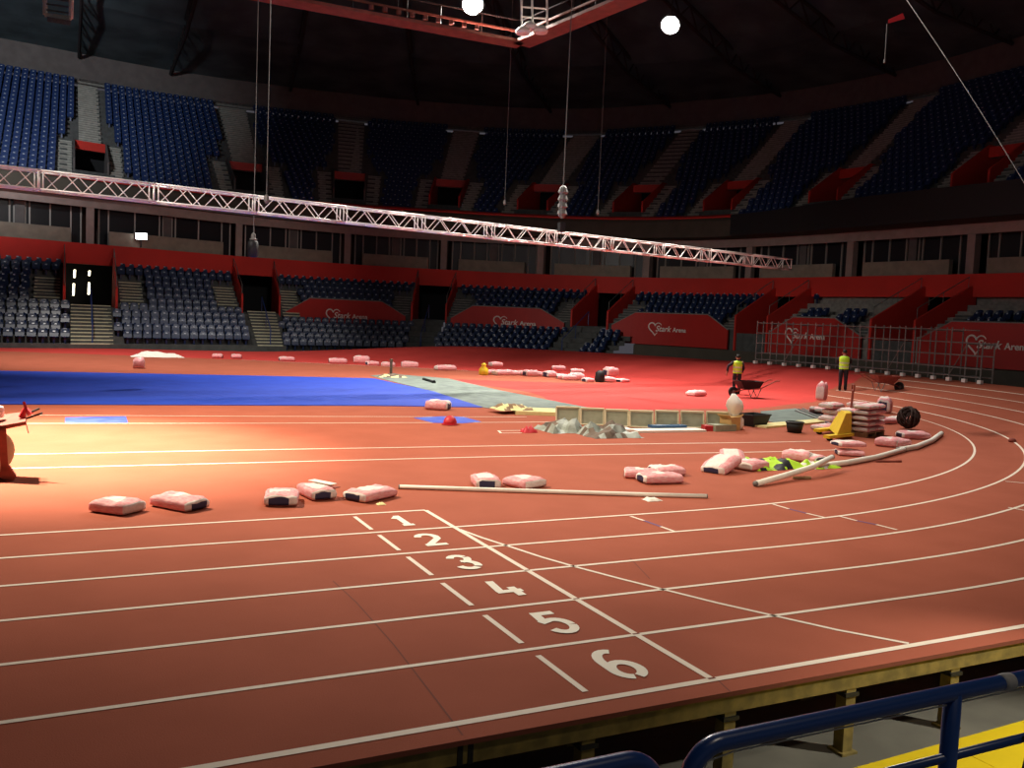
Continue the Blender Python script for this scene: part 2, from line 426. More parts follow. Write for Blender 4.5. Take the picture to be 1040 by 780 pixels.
PX_PANEL = s_at(283, 2.5, -4.3)
def stair_prof(k0, k1, z_base, low=False):
    p = [(row_dz(k0)[0], z_base)]
    for k in range(k0, k1):
        d, z = row_dz(k, low); p += [(d, z), (d+TREAD, z)]
    p += [(.42, row_dz(k1-1)[1]), (.42, 4.9)]
    return p
st = MB(); cuts = [S_LO] + sum([[s-HV, s+HV] for s in SV], []) + [S_HI]
for i in range(0, len(cuts), 2):
    a, b = cuts[i], cuts[i+1]
    if a >= b: continue
    parts = [(a, min(b, S_RET), 0)] if b <= S_RET else ([(a, S_RET, 0), (S_RET, b, 6)] if a < S_RET else [(a, b, 6)])
    for (x, y, k0) in parts:
        if y > x: sweep(st, stair_prof(k0, NR, -.7, x > SV[2]-1), x, y, 1 if x >= S_RIGHT-3 else 0)
for s in SV:                                                             # below each vomitory: front steps rows only
    if s < S_LO: continue
    if s < S_RET:
        p = [(row_dz(0)[0], -.7)]
        for k in range(0, 6): d, z = row_dz(k); p += [(d, z), (d+TREAD, z)]
        p += [(-4.1, 2.2), (3.5, 2.2)]
    else: p = [(-4.1, -.7), (-4.1, 2.2), (3.5, 2.2)]
    sweep(st, p, s-HV, s+HV, 0)
struct(st.build('lower_stand', [M_stand, M_conc]), 'stepped concrete lower seating stand around the far end of the arena', 'stand')
wl = MB()
sweep(wl, [(-4.32, -.7), (-4.32, 1.05), (-4.2, 1.05)], S_RET, S_HI); struct(wl.build('wall_right', M_fascia), 'dark wall under the red panels beyond the banked bend', 'wall')
vb = MB()
for s in SV:
    if s > S_LO: sweep(vb, [(3.5, 2.0), (3.5, 5.6)], s-2, s+2); sweep(vb, [(3.5, 5.0), (.3, 5.0)], s-2, s+2)
    for e in (-HV-.1, HV+.1):
        if s > S_LO: vb.add([PQ(s+e, .3, 2.2), PQ(s+e, 3.5, 2.2), PQ(s+e, 3.5, 5.0), PQ(s+e, .3, 5.0)], [(0,1,2,3)])
struct(vb.build('wall_corridor', M_dark), 'dark corridor walls behind the lower tier doorways', 'wall')
# red wing walls each side of the lower openings
for i, s in enumerate(SV):
    if s < S_LO: continue
    for e in (-1, 1):
        w_ = MB(); a, b = s+e*HV, s+e*(HV+.14)
        prof = [(-4.25, 2.0 if s < S_RET else .9), (.3, 2.0), (.3, 5.35), (-.1, 5.35), (-4.25, 3.35)]
        A = [PQ(a, d, z) for d, z in prof]; B = [PQ(b, d, z) for d, z in prof]
        w_.loft([A, B]); struct(w_.build('wall_wing', M_parapet), None)
        h = MB(); c0, c1 = s+e*(HV+.07), s+e*(HV+.07)
        zr = [(-4.1, 3.45), (-.3, 5.3)]
        pts = [PQ(c0, zr[0][0], zr[0][1]), PQ(c0, zr[0][0], zr[0][1]+.55), PQ(c0, zr[1][0], zr[1][1]+.55), PQ(c0, zr[1][0], zr[1][1])]
        h.tube(pts, .025, 6); mid = (pts[0]+pts[3])/2; h.tube([mid, mid+Vector((0,0,.55))], .02, 6)
        side = 'left' if e < 0 else 'right'
        tag(h.build('stair_handrail', M_steel), 'steel handrail on the %s wing wall of the %s lower doorway from the left' % (side, ['outermost','first','second','third','fourth','fifth','sixth','seventh'][i]), 'handrail')

# ---- red parapet band
pb = MB(); sweep(pb, [(.35, 4.78), (0, 4.78), (0, 6.05), (.55, 6.05), (.55, 6.0)], S_LO, S_HI); struct(pb.build('trim_1', M_parapet), 'long red parapet band above the lower seats', 'parapet')
# ---- suite level
lv = MB(); sweep(lv, [(.5, 6.0), (5, 6.0)], S_LO, S_HI); sweep(lv, [(3.6, 6.0), (3.6, 9.0)], S_LO, S_HI); sweep(lv, [(5, 8.9), (.2, 8.9)], S_LO, S_HI)
struct(lv.build('wall_suite', M_suite), 'dark back wall of the glazed suite level above the red band', 'wall')
sl = MB(); sweep(sl, [(.9, 8.32), (.7, 8.32), (.7, 9.0), (5.0, 9.6)], S_LO, S_HI); struct(sl.build('trim_33', M_column), 'brown lintel band above the suite windows', 'lintel')
colpx = (-62, 11, 91.5, 163, 242.5, 353, 451, 549.5, 640)
SC = [s_at(x, 7.3, .9) for x in (91.5, 242.5, 353, 451, 549.5)]
pitch = (SC[-1]-SC[0])/4
SCs = [SC[0]-2*pitch, SC[0]-pitch] + SC
while SCs[-1]+pitch < S_HI: SCs.append(SCs[-1]+pitch)
for i in range(len(SCs)):
    s = SCs[i]
    c_ = MB(); a = [PQ(s-.24, .75, 6.0), PQ(s+.24, .75, 6.0), PQ(s+.24, 1.25, 6.0), PQ(s-.24, 1.25, 6.0)]
    c_.hexa([p for p in a] + [p+Vector((0,0,2.9)) for p in a]); struct(c_.build('column', M_column))
    if i+1 >= len(SCs): break
    s2 = SCs[i+1]; a0, a1 = s+1.15, s2-1.15
    lg = MB(); sweep(lg, [(.62, 6.0), (.62, 6.95), (.95, 6.95), (.95, 6.0)], a0, a1, 0, .8, True); struct(lg.build('trim_%d' % (i+2), M_ledge))
    w_ = thing('window_%d' % (i+1), None, None, PQ((s+s2)/2, 1.6, 6.0)); w_['kind'] = 'structure'
    sm = (s+s2)/2; f_ = MB()
    for ss in (s+.55, a0, a0+(sm-.5-a0)*.5, sm-.55, sm-.3, sm+.3, sm+.55, a1-(a1-sm-.5)*.5, a1, s2-.55):
        p = PQ(ss, 1.5, 7.35); f_.box((p.x, p.y, 7.4), (.09, .09, 2.8))
    for zz in (8.45,): sweep(f_, [(1.45, zz), (1.45, zz+.08), (1.55, zz+.08)], s+.5, s2-.5)
    f_.build('window_frame', M_frame, w_)
    g_ = MB(); sweep(g_, [(1.56, 6.05), (1.56, 8.9)], s+.5, s2-.5); g_.build('pane', M_glass, w_)
    p_ = MB(); sweep(p_, [(1.3, 6.0), (1.3, 8.9)], sm-.27, sm+.27, 0, 1); p_.build('window_pier', M_brown, w_)
# ---- upper tier
UP_R = 22; UT, UR = 15./UP_R, 9.9/UP_R
ktop = [(0,65),(104,83),(200,98),(260,107),(350,117),(400,122),(520,131),(600,133),(650,129),(700,125),(780,119),(840,110),(900,101),(960,88),(1040,66)]
_u0, _u1 = s_at(110, 10, 0), s_at(470, 10, 0)
def ush(s): return 4.0*(1-sst((s-_u0)/(_u1-_u0)))
ks, kv = [], []
for x, y in ktop:
    best = min(np.arange(8, 24, .25), key=lambda d: abs(proj([PQ(s_at(x, 20.5, d), d, 20.5)])[0][1]-y))
    ks.append(s_at(x, 20.5, best)); kv.append((best-ush(ks[-1]))/15)
kv = [kv[0]] + [(a+b*2+c)/4 for a, b, c in zip(kv[:-2], kv[1:-1], kv[2:])] + [kv[-1]]
def kd(s): return float(np.interp(s, ks, kv))
def PU(s, d, z): return PQ(s, (d*kd(s) if d > 0 else d)+ush(s), z)
def usweep(mbx, prof, s0, s1, mi=0, ds=1.0):
    n = max(1, int(math.ceil((s1-s0)/ds))); o = len(mbx.v); m = len(prof)
    for i in range(n+1):
        s = s0+(s1-s0)*i/n
        for d, z in prof: mbx.v.append(tuple(PU(s, d, z)))
    for i in range(n):
        for j in range(m-1): mbx.f.append((o+i*m+j, o+(i+1)*m+j, o+(i+1)*m+j+1, o+i*m+j+1)); mbx.m.append(mi)
def urow(k): return UT*k, 10.2+UR*k
UV = [s_at(x, 12.4, 4.0) for x in (93.5, 256, 355, 455, 551, 652, 748, 862, 1020)]
UV = [UV[0]-(UV[1]-UV[0])] + UV
UH = 1.05
up = MB(); K0, K1 = 2, 8
full = []
for k in range(UP_R): d, z = urow(k); full += [(d, z), (d+UT, z)]
cuts = [S_LO] + sum([[s-UH, s+UH] for s in UV], []) + [S_HI]
for i in range(0, len(cuts), 2): usweep(up, full, cuts[i], cuts[i+1])
for s in UV:
    lo = []
    for k in range(K0): d, z = urow(k); lo += [(d, z), (d+UT, z)]
    lo += [(UT*K0, 11.15), (UT*K1+2, 11.15)]
    usweep(up, lo, s-UH, s+UH)
    hi = [(UT*K1, 13.1)]
    for k in range(K1, UP_R): d, z = urow(k); hi += [(d, z), (d+UT, z)]
    usweep(up, hi, s-UH, s+UH)
struct(up.build('upper_stand', M_stand), 'steep dark upper seating stand under the roof', 'stand')
ub = MB()
usweep(ub, [(.2, 8.9), (-.4, 9.0), (-.4, 10.15), (-.1, 10.55), (0, 10.55), (0, 10.2)], S_LO, S_HI)
struct(ub.build('trim_30', M_fascia), 'brown fascia along the front of the upper tier', 'fascia')
ur = MB(); ur_s0, ur_s1 = s_at(470, 10.5, 0), s_at(745, 10.5, 0)
usweep(ur, [(-.42, 10.34), (-.42, 10.46), (-.1, 10.6)], S_LO, ur_s1); struct(ur.build('trim_31', M_parapet), 'thin red strip along the front edge of the upper tier', 'trim')
# upper openings
NTH = ['outermost','first','second','third','fourth','fifth','sixth','seventh','eighth','ninth']
dk = MB()
for i, s in enumerate(UV):
    usweep(dk, [(UT*K1+1.5, 11.1), (UT*K1+1.5, 13.4)], s-UH, s+UH); usweep(dk, [(UT*K0+.2, 13.15), (UT*K1+1.5, 13.15)], s-UH, s+UH) if False else None
    for e in (-1, 1):
        w_ = MB(); a, b = s+e*UH, s+e*(UH+.12)
        prof = [(UT*K0, 11.0), (UT*K1+1.6, 11.0), (UT*K1+1.6, 13.9), (UT*K1-.2, 13.9), (UT*K0, 11.9)]
        w_.loft([[PU(a, d, z) for d, z in prof], [PU(b, d, z) for d, z in prof]]); struct(w_.build('wall_wing', M_parapet if i > 3 else M_brown))
    lt = MB(); lt.hexa([PU(s-UH-.12, UT*K1-.3, 13.15), PU(s+UH+.12, UT*K1-.3, 13.15), PU(s+UH+.12, UT*K1+.2, 13.15), PU(s-UH-.12, UT*K1+.2, 13.15),
                        PU(s-UH-.12, UT*K1-.3, 13.75), PU(s+UH+.12, UT*K1-.3, 13.75), PU(s+UH+.12, UT*K1+.2, 13.75), PU(s-UH-.12, UT*K1+.2, 13.75)])
    tag(lt.build('doorway_sign', M_exit), 'red sign board over the %s upper tier doorway from the left' % NTH[i], 'sign')
struct(dk.build('wall_upper_corridor', M_dark), 'dark corridor walls behind the upper tier doorways', 'wall')
# aisles
ai = MB()
def aisle_u(s, half, k0, k1):
    for k in range(k0, k1):
        d, z = urow(k)
        for hstep in (0, 1):
            dd, zz = d+hstep*UT/2, z+.03+hstep*UR/2
            usweep(ai, [(dd, zz-.3), (dd, zz-.06)], s-half, s+half, 1, 3); usweep(ai, [(dd, zz-.06), (dd, zz), (dd+UT/2+.02, zz)], s-half, s+half, 0, 3)
for s in UV:
    aisle_u(s, .78, K1, UP_R)
    for e in (-1, 1): aisle_u(s+e*(UH+.65), .45, 0, K1)
struct(ai.build('stair_upper', [M_uconc, M_conc]), 'grey concrete aisle stairs climbing through the upper seats', 'stairs')
al = MB()
def aisle_l(s0, s1, k0, k1, mi=0):
    for k in range(k0, k1):
        d, z = row_dz(k, s0 > SV[2]+2 and k < 6)
        for hs in (0, 1):
            dd, zz = d+hs*TREAD/2, z+.02+hs*RISE/2
            sweep(al, [(dd, zz-.3), (dd, zz-.05)], s0, s1, 2, 3); sweep(al, [(dd, zz-.05), (dd, zz), (dd+TREAD/2+.02, zz)], s0, s1, mi, 3)
for i, s in enumerate(SV):
    for e in (-1, 1):
        a, b = sorted((s+e*(HV+.3), s+e*(HV+1.7)))
        aisle_l(a, b, 5 if s < SV[3] else 6, 10, 0 if s < SV[3] else 1)
    if s < S_RET: aisle_l(s-1.12, s+1.12, 0, 6, 0 if i < 4 else 1)
    else:
        pass
S_BX = s_at(575, 1.2, -7)
aisle_l(S_BX-.5, S_BX+.6, 0, 6, 1)
struct(al.build('stair_lower', [M_step, M_conc, M_stand]), 'pale painted stairs cut through the lower seats', 'stairs')
for i, s in enumerate(SV):                                              # centre rails on the pale stairs
    if s < S_LO or s > S_RET: continue
    h = MB(); p0, p1 = PQ(s, -8.3, .3), PQ(s, -4.4, 2.3); q = Vector((0,0,.95))
    h.tube([p0, p0+q, p1+q, p1], .03, 6); m_ = (p0+p1)/2; h.tube([m_, m_+q], .025, 6)
    tag(h.build('stair_handrail', M_rail), 'blue centre handrail on the pale stairs below the %s lower doorway from the left' % NTH[i], 'handrail')
# ---- rim wall and roof
rw = MB(); usweep(rw, [(15, 20.1), (15.6, 20.1), (15.6, 20.6)], S_LO, S_HI); struct(rw.build('trim_32', M_conc), 'pale walkway edge behind the top row of upper seats', 'trim')
rw = MB(); usweep(rw, [(15.6, 20.4), (15.6, 22.7)], S_LO, S_HI); struct(rw.build('wall_rim', M_brown), 'brown wall band between the top seats and the roof', 'wall')
ce = MB(); usweep(ce, [(15.8, 22.6), (6, 23.6), (-4, 26.5)], S_LO, S_HI, 0, 2.5)
ce.box((-5, 10, 27), (140, 110, .2)); struct(ce.build('ceiling', M_ceil), 'dark arena roof lining', 'ceiling')
# roof ribs
for i, s in enumerate(np.arange(S_LO+4, S_HI-2, 7.5)):
    r_ = MB(); a = [PU(s, 15.2, 22.2), PU(s, 5, 22.6), PU(s, -6, 24.6), PU(s, -22, 25.4)]
    b = [p+Vector((0,0,1.3)) for p in a]
    r_.tube(a, .14, 6); r_.tube(b, .14, 6)
    for j in range(3):
        for t in (0, .25, .5, .75):
            p, q_ = a[j].lerp(a[j+1], t), b[j].lerp(b[j+1], t+.125); q2 = a[j].lerp(a[j+1], min(1, t+.25))
            r_.tube([p, q_, q2], .07, 5)
    struct(r_.build('roof_truss', M_roofsteel))

# ================================================================== SEATS
def seat_mesh():
    s = MB()
    # shell backrest (curved), folded seat pan, stem; local x along the row, y backwards, z up
    rows = []
    for (z, y, w, t) in ((.30,.00,.40,.04),(.44,.03,.45,.045),(.62,.07,.45,.045),(.76,.11,.40,.04),(.80,.125,.30,.03)):
        rows.append([(-w/2,y-.03,z),(-w/4,y,z),(w/4,y,z),(w/2,y-.03,z),(w/2,y-.03+t,z),(-w/2,y-.03+t,z)])
    s.loft(rows)
    pan = []
    for (z, y, w, t) in ((.33,-.20,.36,.06),(.36,-.16,.42,.07),(.55,-.09,.42,.07),(.66,-.06,.36,.05)):
        pan.append([(-w/2,y,z),(w/2,y,z),(w/2,y+t,z),(-w/2,y+t,z)])
    s.loft(pan)
    s.hexa([(-.05,-.08,0),(.05,-.08,0),(.05,.06,0),(-.05,.06,0),(-.05,-.1,.36),(.05,-.1,.36),(.05,.04,.36),(-.05,.04,.36)])
    s.add([(-.055,-.122,.60),(.055,-.122,.60),(.055,-.09,.665),(-.055,-.09,.665)], [(0,1,2,3)], 1)
    return s
SEAT = seat_mesh()
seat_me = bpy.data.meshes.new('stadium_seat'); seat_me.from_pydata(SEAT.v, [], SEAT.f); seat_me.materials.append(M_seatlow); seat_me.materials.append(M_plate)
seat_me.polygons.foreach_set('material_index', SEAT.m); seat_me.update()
def low_blocked(s, k):
    for v in SV:
        if abs(s-v) < HV+.45 and k >= 6: return True
        if abs(s-v) < HV+1.95 and 5 <= k < 10: return True
        if abs(s-v) < 1.38 and k < 6 and s < S_RET: return True
    if S_BX-.75 < s < S_BX+.85 and k < 6: return True
    return False
lower = []
clump = [(s_at(a, 3.2, -3.8), s_at(b, 3.2, -3.8)) for a, b in ((800,826),(837,861),(880,899),(968,1012),(1030,1060))]
for k in range(NR):
    s = S_LO+.3+.07*(k % 2)
    while s < S_HI-1:
        ok = not low_blocked(s, k)
        if k < 6 and s > S_RET-.6: ok = False
        if k in (5,) and s > PX_PANEL: ok = False
        if s > S_RIGHT and not (k in (6, 7, 8) and any(a < s < b for a, b in clump)): ok = False
        d, z = row_dz(k, s > SV[2])
        if ok: lower.append((s, k, d+.42, z))
        s += .55/max(.5, (PQ(s+.5, d, 0)-PQ(s, d, 0)).length*2)
infos = []
for (s, k, d, z) in lower:
    p = PQ(s, d, z); pp = proj([p])[0]; infos.append((pp, s, k, p))
vis = [i for i, (pp, s, k, p) in enumerate(infos) if -8 < pp[0] < 268]
vis.sort(key=lambda i: infos[i][0][2]); near = set(vis[:300])
ROWN = ['front','second','third','fourth','fifth','sixth','seventh','eighth','ninth','tenth','eleventh','top']
first = None
for i in sorted(near):
    pp, s, k, p = infos[i]
    o = bpy.data.objects.new('stadium_seat', seat_me); C.objects.link(o)
    n = NQ(s); o.location = p; o.rotation_euler = (0, 0, math.atan2(n.y, n.x)-PI/2)
    if s < SV[1]: blk = 'left of the lit doorway' 
    else: blk = 'right of the lit doorway'
    tag(o, 'dark blue folding seat in the %s row up, %s' % (ROWN[k], blk), 'seat', 'dark blue lower tier seats, %s row, %s' % (ROWN[k], blk))
def mass(name, pts, label, group=None, sm=None):   # many seats in one mesh
    bv = np.array(SEAT.v); nv = len(bv); N = len(pts); V = np.empty((N, nv, 3))
    for i, (p, n) in enumerate(pts):
        a = math.atan2(n.y, n.x)-PI/2; c_, s_ = math.cos(a), math.sin(a)
        V[i, :, 0] = bv[:, 0]*c_-bv[:, 1]*s_+p.x; V[i, :, 1] = bv[:, 0]*s_+bv[:, 1]*c_+p.y; V[i, :, 2] = bv[:, 2]+p.z
    faces = []; mi = []
    for i in range(N):
        o = i*nv; faces += [tuple(o+j for j in f) for f in SEAT.f]; mi += SEAT.m
    me = bpy.data.meshes.new(name); me.from_pydata(V.reshape(-1, 3).tolist(), [], faces); me.materials.append(sm or M_seat); me.materials.append(M_plate)
    me.polygons.foreach_set('material_index', mi); me.update()
    o = bpy.data.objects.new(name, me); C.objects.link(o); return tag(o, label, 'seats', group, 'stuff')
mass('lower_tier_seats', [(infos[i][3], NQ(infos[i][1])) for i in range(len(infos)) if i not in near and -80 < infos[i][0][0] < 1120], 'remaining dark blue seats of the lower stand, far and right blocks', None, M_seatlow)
upper = []
for k in range(UP_R):
    d, z = urow(k); s = S_LO+12
    while s < S_HI-2:
        ok = True
        for v in UV:
            if abs(s-v) < (.78+.3 if k > K1+3 else UH+.5) and k >= K1: ok = False
            if abs(s-v) < UH+1.4 and k < K1: ok = False
        if ok:
            p = PU(s, d+.36, z); x = proj([p])[0][0]
            if -40 < x < 1080: upper.append((p, NQ(s)))
        s += .55/max(.5, (PU(s+.5, d, 0)-PU(s, d, 0)).length*2)
mass('upper_tier_seats', upper, 'dark blue seats filling the steep upper stand')

# ================================================================== RED LOGO PANELS
def panel(s0, s1, zb, idx, label, logo_px, logo_scale):
    t = thing('advertising_panel', label, 'panel', PQ((s0+s1)/2, -4.35, zb))
    b = MB(); n = 20; ch = 2.0; zt = 3.32
    def top(s): 
        a = min(s-s0, s1-s); return zt if a > ch else 2.35+(zt-2.35)*a/ch
    ss = sorted(set([s0, s0+ch, s1-ch, s1] + list(np.linspace(s0, s1, n))))
    for a, c in zip(ss[:-1], ss[1:]):
        b.hexa([PQ(a, -4.45, zb), PQ(c, -4.45, zb), PQ(c, -4.33, zb), PQ(a, -4.33, zb), PQ(a, -4.45, top(a)), PQ(c, -4.45, top(c)), PQ(c, -4.33, top(c)), PQ(a, -4.33, top(a))])
    b.build('board', M_panel, t)
    cp = MB(); cp.tube([PQ(s, -4.39, top(s)+.02) for s in ss], .05, 6); cp.build('top_rail', M_conc, t)
    sc = s_at(logo_px, 2.3, -4.46); hs = MB()
    lk = 1/(PQ(sc+.5, -4.46, 0)-PQ(sc-.5, -4.46, 0)).length
    def L(u, v): return PQ(sc+u*logo_scale*lk, -4.475, 2.22+v*logo_scale)
    hp = []
    for i in range(41):
        a = 2.35+(2*PI-.95)*i/40
        x = 16*math.sin(a)**3; y = 13*math.cos(a)-5*math.cos(2*a)-2*math.cos(3*a)-math.cos(4*a); hp.append((x/32-.12, y/32+.05))
    hs.tube([L(*p) for p in hp], [.045*logo_scale*(.6+.5*abs(math.sin(i*.08))) for i in range(41)], 6)
    hs.build('heart_emblem', M_logo, t, world=True)
    for txt, u, v, size, shear in (('Stark', -.10, -.16, .56, .30), ('Arena', 1.27, -.16, .44, .0)):
        cu = bpy.data.curves.new('lettering', 'FONT'); cu.body = txt; cu.size = size*logo_scale; cu.shear = shear; cu.extrude = .012; cu.offset = .006*logo_scale
        cu.space_character = 1.0
        cu.materials.append(M_logo); fo = bpy.data.objects.new('lettering', cu); C.objects.link(fo)
        me = bpy.data.meshes.new_from_object(fo.evaluated_get(bpy.context.evaluated_depsgraph_get())); bpy.data.objects.remove(fo); bpy.data.curves.remove(cu)
        o = bpy.data.objects.new('lettering', me); C.objects.link(o)
        kf = 1/(PQ(sc+.5, -4.46, 0)-PQ(sc-.5, -4.46, 0)).length; inv = parent_matrix(t).inverted()
        for vtx in me.vertices:                                   # lay the letters onto the curved board
            x, y, z = vtx.co; vtx.co = inv @ PQ(sc+(u*logo_scale+x)*kf, -4.475-z, 2.22+v*logo_scale+y)
        me.update(); o.parent = t
        tag(o, "white lettering reading '%s'" % txt)
    return t
GAPP = HV+.55
PLAB = ['red panel with white heart logo above the far seats, by the pale stairs', 'red heart logo panel at the far centre, above dark empty seats',
        'red heart logo panel behind the worker with the dark wheelbarrow', 'red heart logo panel behind the left end of the scaffold barrier', 'largest red heart logo panel at the far right, cut by the frame']
LPX = [(340, 1.0), (510, 1.0), (667, 1.0), (806, 1.0), (994, 1.05)]
for i in range(5):
    a, b = SV[i+2]+GAPP, (SV[i+3]-GAPP)
    panel(a, b, 1.1, i, PLAB[i], *LPX[i])

# black display board over the suites at right
lb = MB(); s0, s1 = s_at(745, 9.5, -.5), S_HI
n = 24
for i in range(n):
    a, c = s0+(s1-s0)*i/n, s0+(s1-s0)*(i+1)/n
    zb = lambda s: 9.0; zt = lambda s: 10.45+.35*sst((s-s0)/12)
    lb.hexa([PQ(a, -.95, zb(a)), PQ(c, -.95, zb(c)), PQ(c, -.45, zb(c)), PQ(a, -.45, zb(a)), PQ(a, -.95, zt(a)), PQ(c, -.95, zt(c)), PQ(c, -.45, zt(c)), PQ(a, -.45, zt(a))])
tag(lb.build('ribbon_display', M_black), 'long unlit black display board along the front of the right upper tier', 'display board')

# ================================================================== LIGHT RIG AND ROOF FITTINGS
def beam_between(mbx, a, b, w, h, mi=0):
    a, b = Vector(a), Vector(b); t = (b-a).normalized(); sd = t.cross(Vector((0,0,1))).normalized()*w/2; up_ = Vector((0,0,h/2))
    mbx.hexa([a-sd-up_, b-sd-up_, b+sd-up_, a+sd-up_, a-sd+up_, b-sd+up_, b+sd+up_, a+sd+up_], mi)
RZ = 14.0
corner = Vector(on_z(529, 45, RZ)); lend = Vector(on_z(285, 0, RZ)); rend = Vector(on_z(645, -3, RZ))
ldir = Vector((-1, 0, 0)); rdir = (rend-corner).normalized(); ldir = (lend-corner).normalized()
rig = thing('lighting_gantry', 'rust-red steel gantry corner hanging under the roof', 'gantry', corner)
g1 = MB(); beam_between(g1, corner, corner+ldir*14, .9, .12); beam_between(g1, corner+Vector((0,0,.5)), corner+ldir*14+Vector((0,0,.5)), .08, .08)
for i in range(9):
    p = corner+ldir*(2.2+.55*i)+Vector((0,-.46,.12)); g1.tube([p, p+Vector((0,-.0,.16))], .1, 8)
g1.build('far_walkway', M_rig, rig)
g2 = MB(); beam_between(g2, corner, corner+rdir*14, .9, .12); beam_between(g2, corner+Vector((0,0,.5)), corner+rdir*14+Vector((0,0,.5)), .08, .08); g2.build('side_walkway', M_rig, rig)
g2 = MB()
for dr in (ldir, rdir):
    for i in range(1, 8): p = corner+dr*i*1.8; g2.tube([p, p+Vector((0,0,.95))], .03, 6)
    g2.tube([corner+Vector((0,0,.95)), corner+dr*13+Vector((0,0,.95))], .03, 6)
g2.build('guard_rail', M_roofsteel, rig)
g2 = MB()
for dr in (ldir, rdir):
    p = corner+dr*5; g2.tube([p, p+Vector((0,0,11))], .02, 5)
g2.tube([corner, corner+Vector((0,0,12))], .02, 5)
g2.build('suspension_rod', M_cable, rig)
# ladder frame standing on the corner
lad = thing('service_ladder', 'white tubular ladder frame on the gantry corner', 'ladder', Vector(at_depth(543, 30, 36)))
P = lambda x, y, D=36: Vector(at_depth(x, y, D))
for x in (530, 541, 556): b = MB(); b.tube([P(x, 32), P(x-1.0, -25)], .05, 6); b.build('upright', M_white, lad)
for y in (28, 18, 8, -2, -12): b = MB(); b.tube([P(530, y-1), P(556, y+1)], .035, 6); b.build('rung', M_white, lad)
for (px, py, lab) in ((531, 32, 'left of the ladder'), (538, 27, 'at the foot of the ladder'), (549, 31, 'right of the ladder')):
    p = Vector(at_depth(px, py, 35.6)); b = MB(); b.lathe([(.10,-.12),(.26,-.10),(.30,.0),(.22,.12),(.08,.2)], p, 14)
    tag(b.build('dome_lamp', M_white), 'small unlit white dome lamp %s on the gantry' % lab, 'lamp')
LAMPS = []
for (px, py, z, rad, lab) in ((480, 4, 16, .45, 'glaring white floodlight over the gantry at top centre'), (681, 25, 16, .40, 'glaring white floodlight under the roof, right of the gantry')):
    p = Vector(on_z(px, py, z)); t = thing('floodlight', lab, 'lamp', p)
    aim = (Vector((6, 8, 0))-p).normalized(); Mr = aim.to_track_quat('Z', 'Y').to_matrix()
    b = MB(); b.lathe([(.10,-.45),(.2,-.4),(rad+.06,-.05),(rad+.08,.06)], p, 18, 0, Mr); b.build('housing', M_black, t, True)
    b = MB(); b.lathe([(rad*.98,.07),(rad*.9,.10),(rad*.3,.13)], p, 18, 0, Mr); b.build('lens', M_lamp, t, True)
    b = MB(); b.tube([p-aim*.3+Vector((0,0,.2)), p-aim*.3+Vector((0,0,10.5))], .03, 6); b.build('hanger', M_black, t)
    LAMPS.append((p, aim))
p = Vector(at_depth(59, 5, 40)); t = thing('louvre_panel', 'white framed louvre panel hanging at the top left', 'panel', p)
b = MB(); q = lambda x, y, D=40: Vector(at_depth(x, y, D))
for (a, c) in (((45,-20),(46,15)),((73,-20),(72,19)),((46,15),(72,19)),((45,-20),(73,-16))): b.tube([q(*a), q(*c)], .10, 4)
b.build('frame', M_white, t); 
for y in (-14,-8,-2,4,10): b = MB(); b.tube([q(47, y), q(71, y+3.5)], .035, 4); b.build('louvre', M_steel, t)
b = MB(); b.hexa([q(48,17,40.5), q(72,21,40.5), q(72,21,39.5), q(48,17,39.5), q(48,22,40.5), q(71,26,40.5), q(71,26,39.5), q(48,22,39.5)]); b.build('drip_tray', M_steel, t)
b = MB(); b.tube([q(59,-18), q(59,-18)+Vector((0,0,7))], .03, 5); b.build('hanger', M_black, t)
# stray cable across the right and its red hook block
b = MB(); pts = []
for i in range(13):
    tt = i/12; x = 900+(1062-900)*tt; y = -30+(222+30)*tt+6*math.sin(PI*tt)*-1
    pts.append(at_depth(x, y, 24-6*tt))
pts.append(at_depth(1330, 640, 13.5)); b.tube(pts, .009, 5); tag(b.build('guy_cable', M_cable), 'grey guy cable slanting down across the dark right stand', 'cable')
p = Vector(at_depth(911, 19, 23.6)); t = thing('hoist_block', 'small red hoist block hanging on the slanting cable', 'hoist', p)
b = MB(); b.hexa([Vector(at_depth(x, y, D)) for (x, y, D) in ((902,24,23.8),(919,19,23.8),(919,19,23.4),(902,24,23.4),(902,20,23.8),(917,13,23.8),(917,13,23.4),(902,20,23.4))]); b.build('block', M_redplastic, t)
b = MB(); b.tube([at_depth(901, 24, 23.6), at_depth(898.5, 64, 23.6)], .012, 5); b.tube([at_depth(898.5, 60, 23.6), at_depth(898.3, 64, 23.6)], .03, 6); b.build('hook_line', M_cable, t)
# hanging hoist lines
def hang(px0, py0, px1, py1, D, r, label, hook=None):
    bot = Vector(at_depth(px1, py1, D)); t = thing('hoist_line', label, 'cable', bot)
    b = MB(); b.tube([bot, Vector((bot.x, bot.y, 25.5))], r, 5); b.build('line', M_cable, t)
    b = MB(); b.lathe([(.02,.25),(.07,.2),(.08,.05),(.03,-.02)], bot, 8); b.build('hook', M_steel, t)
    return t
TRZ = 5.75
hang(276, 0, 270.5, 206, 26.5, .011, 'steel hoist line holding the truss near its left third')
hang(264, 0, 257.3, 244, 30, .011, 'steel line with a black weight hanging in front of the suites')
p = Vector(at_depth(257, 252, 30)); t = thing('hanging_weight', 'black cylindrical weight on the line in front of the suites', 'weight', p)
b = MB(); b.lathe([(.10,-.30),(.17,-.26),(.17,.2),(.10,.26)], p, 14); b.build('body', M_black, t, True); b = MB(); b.lathe([(.12,.26),(.12,.31),(.03,.33)], p, 12); b.build('cap', M_steel, t, True)
hang(460, 100, 428, 163, 42, .01, 'thin slack line ending left of the centre doorway') if False else None
hang(520, 60, 512.5, 208, 45, .012, 'thin dark line hanging left of the chain hoist')
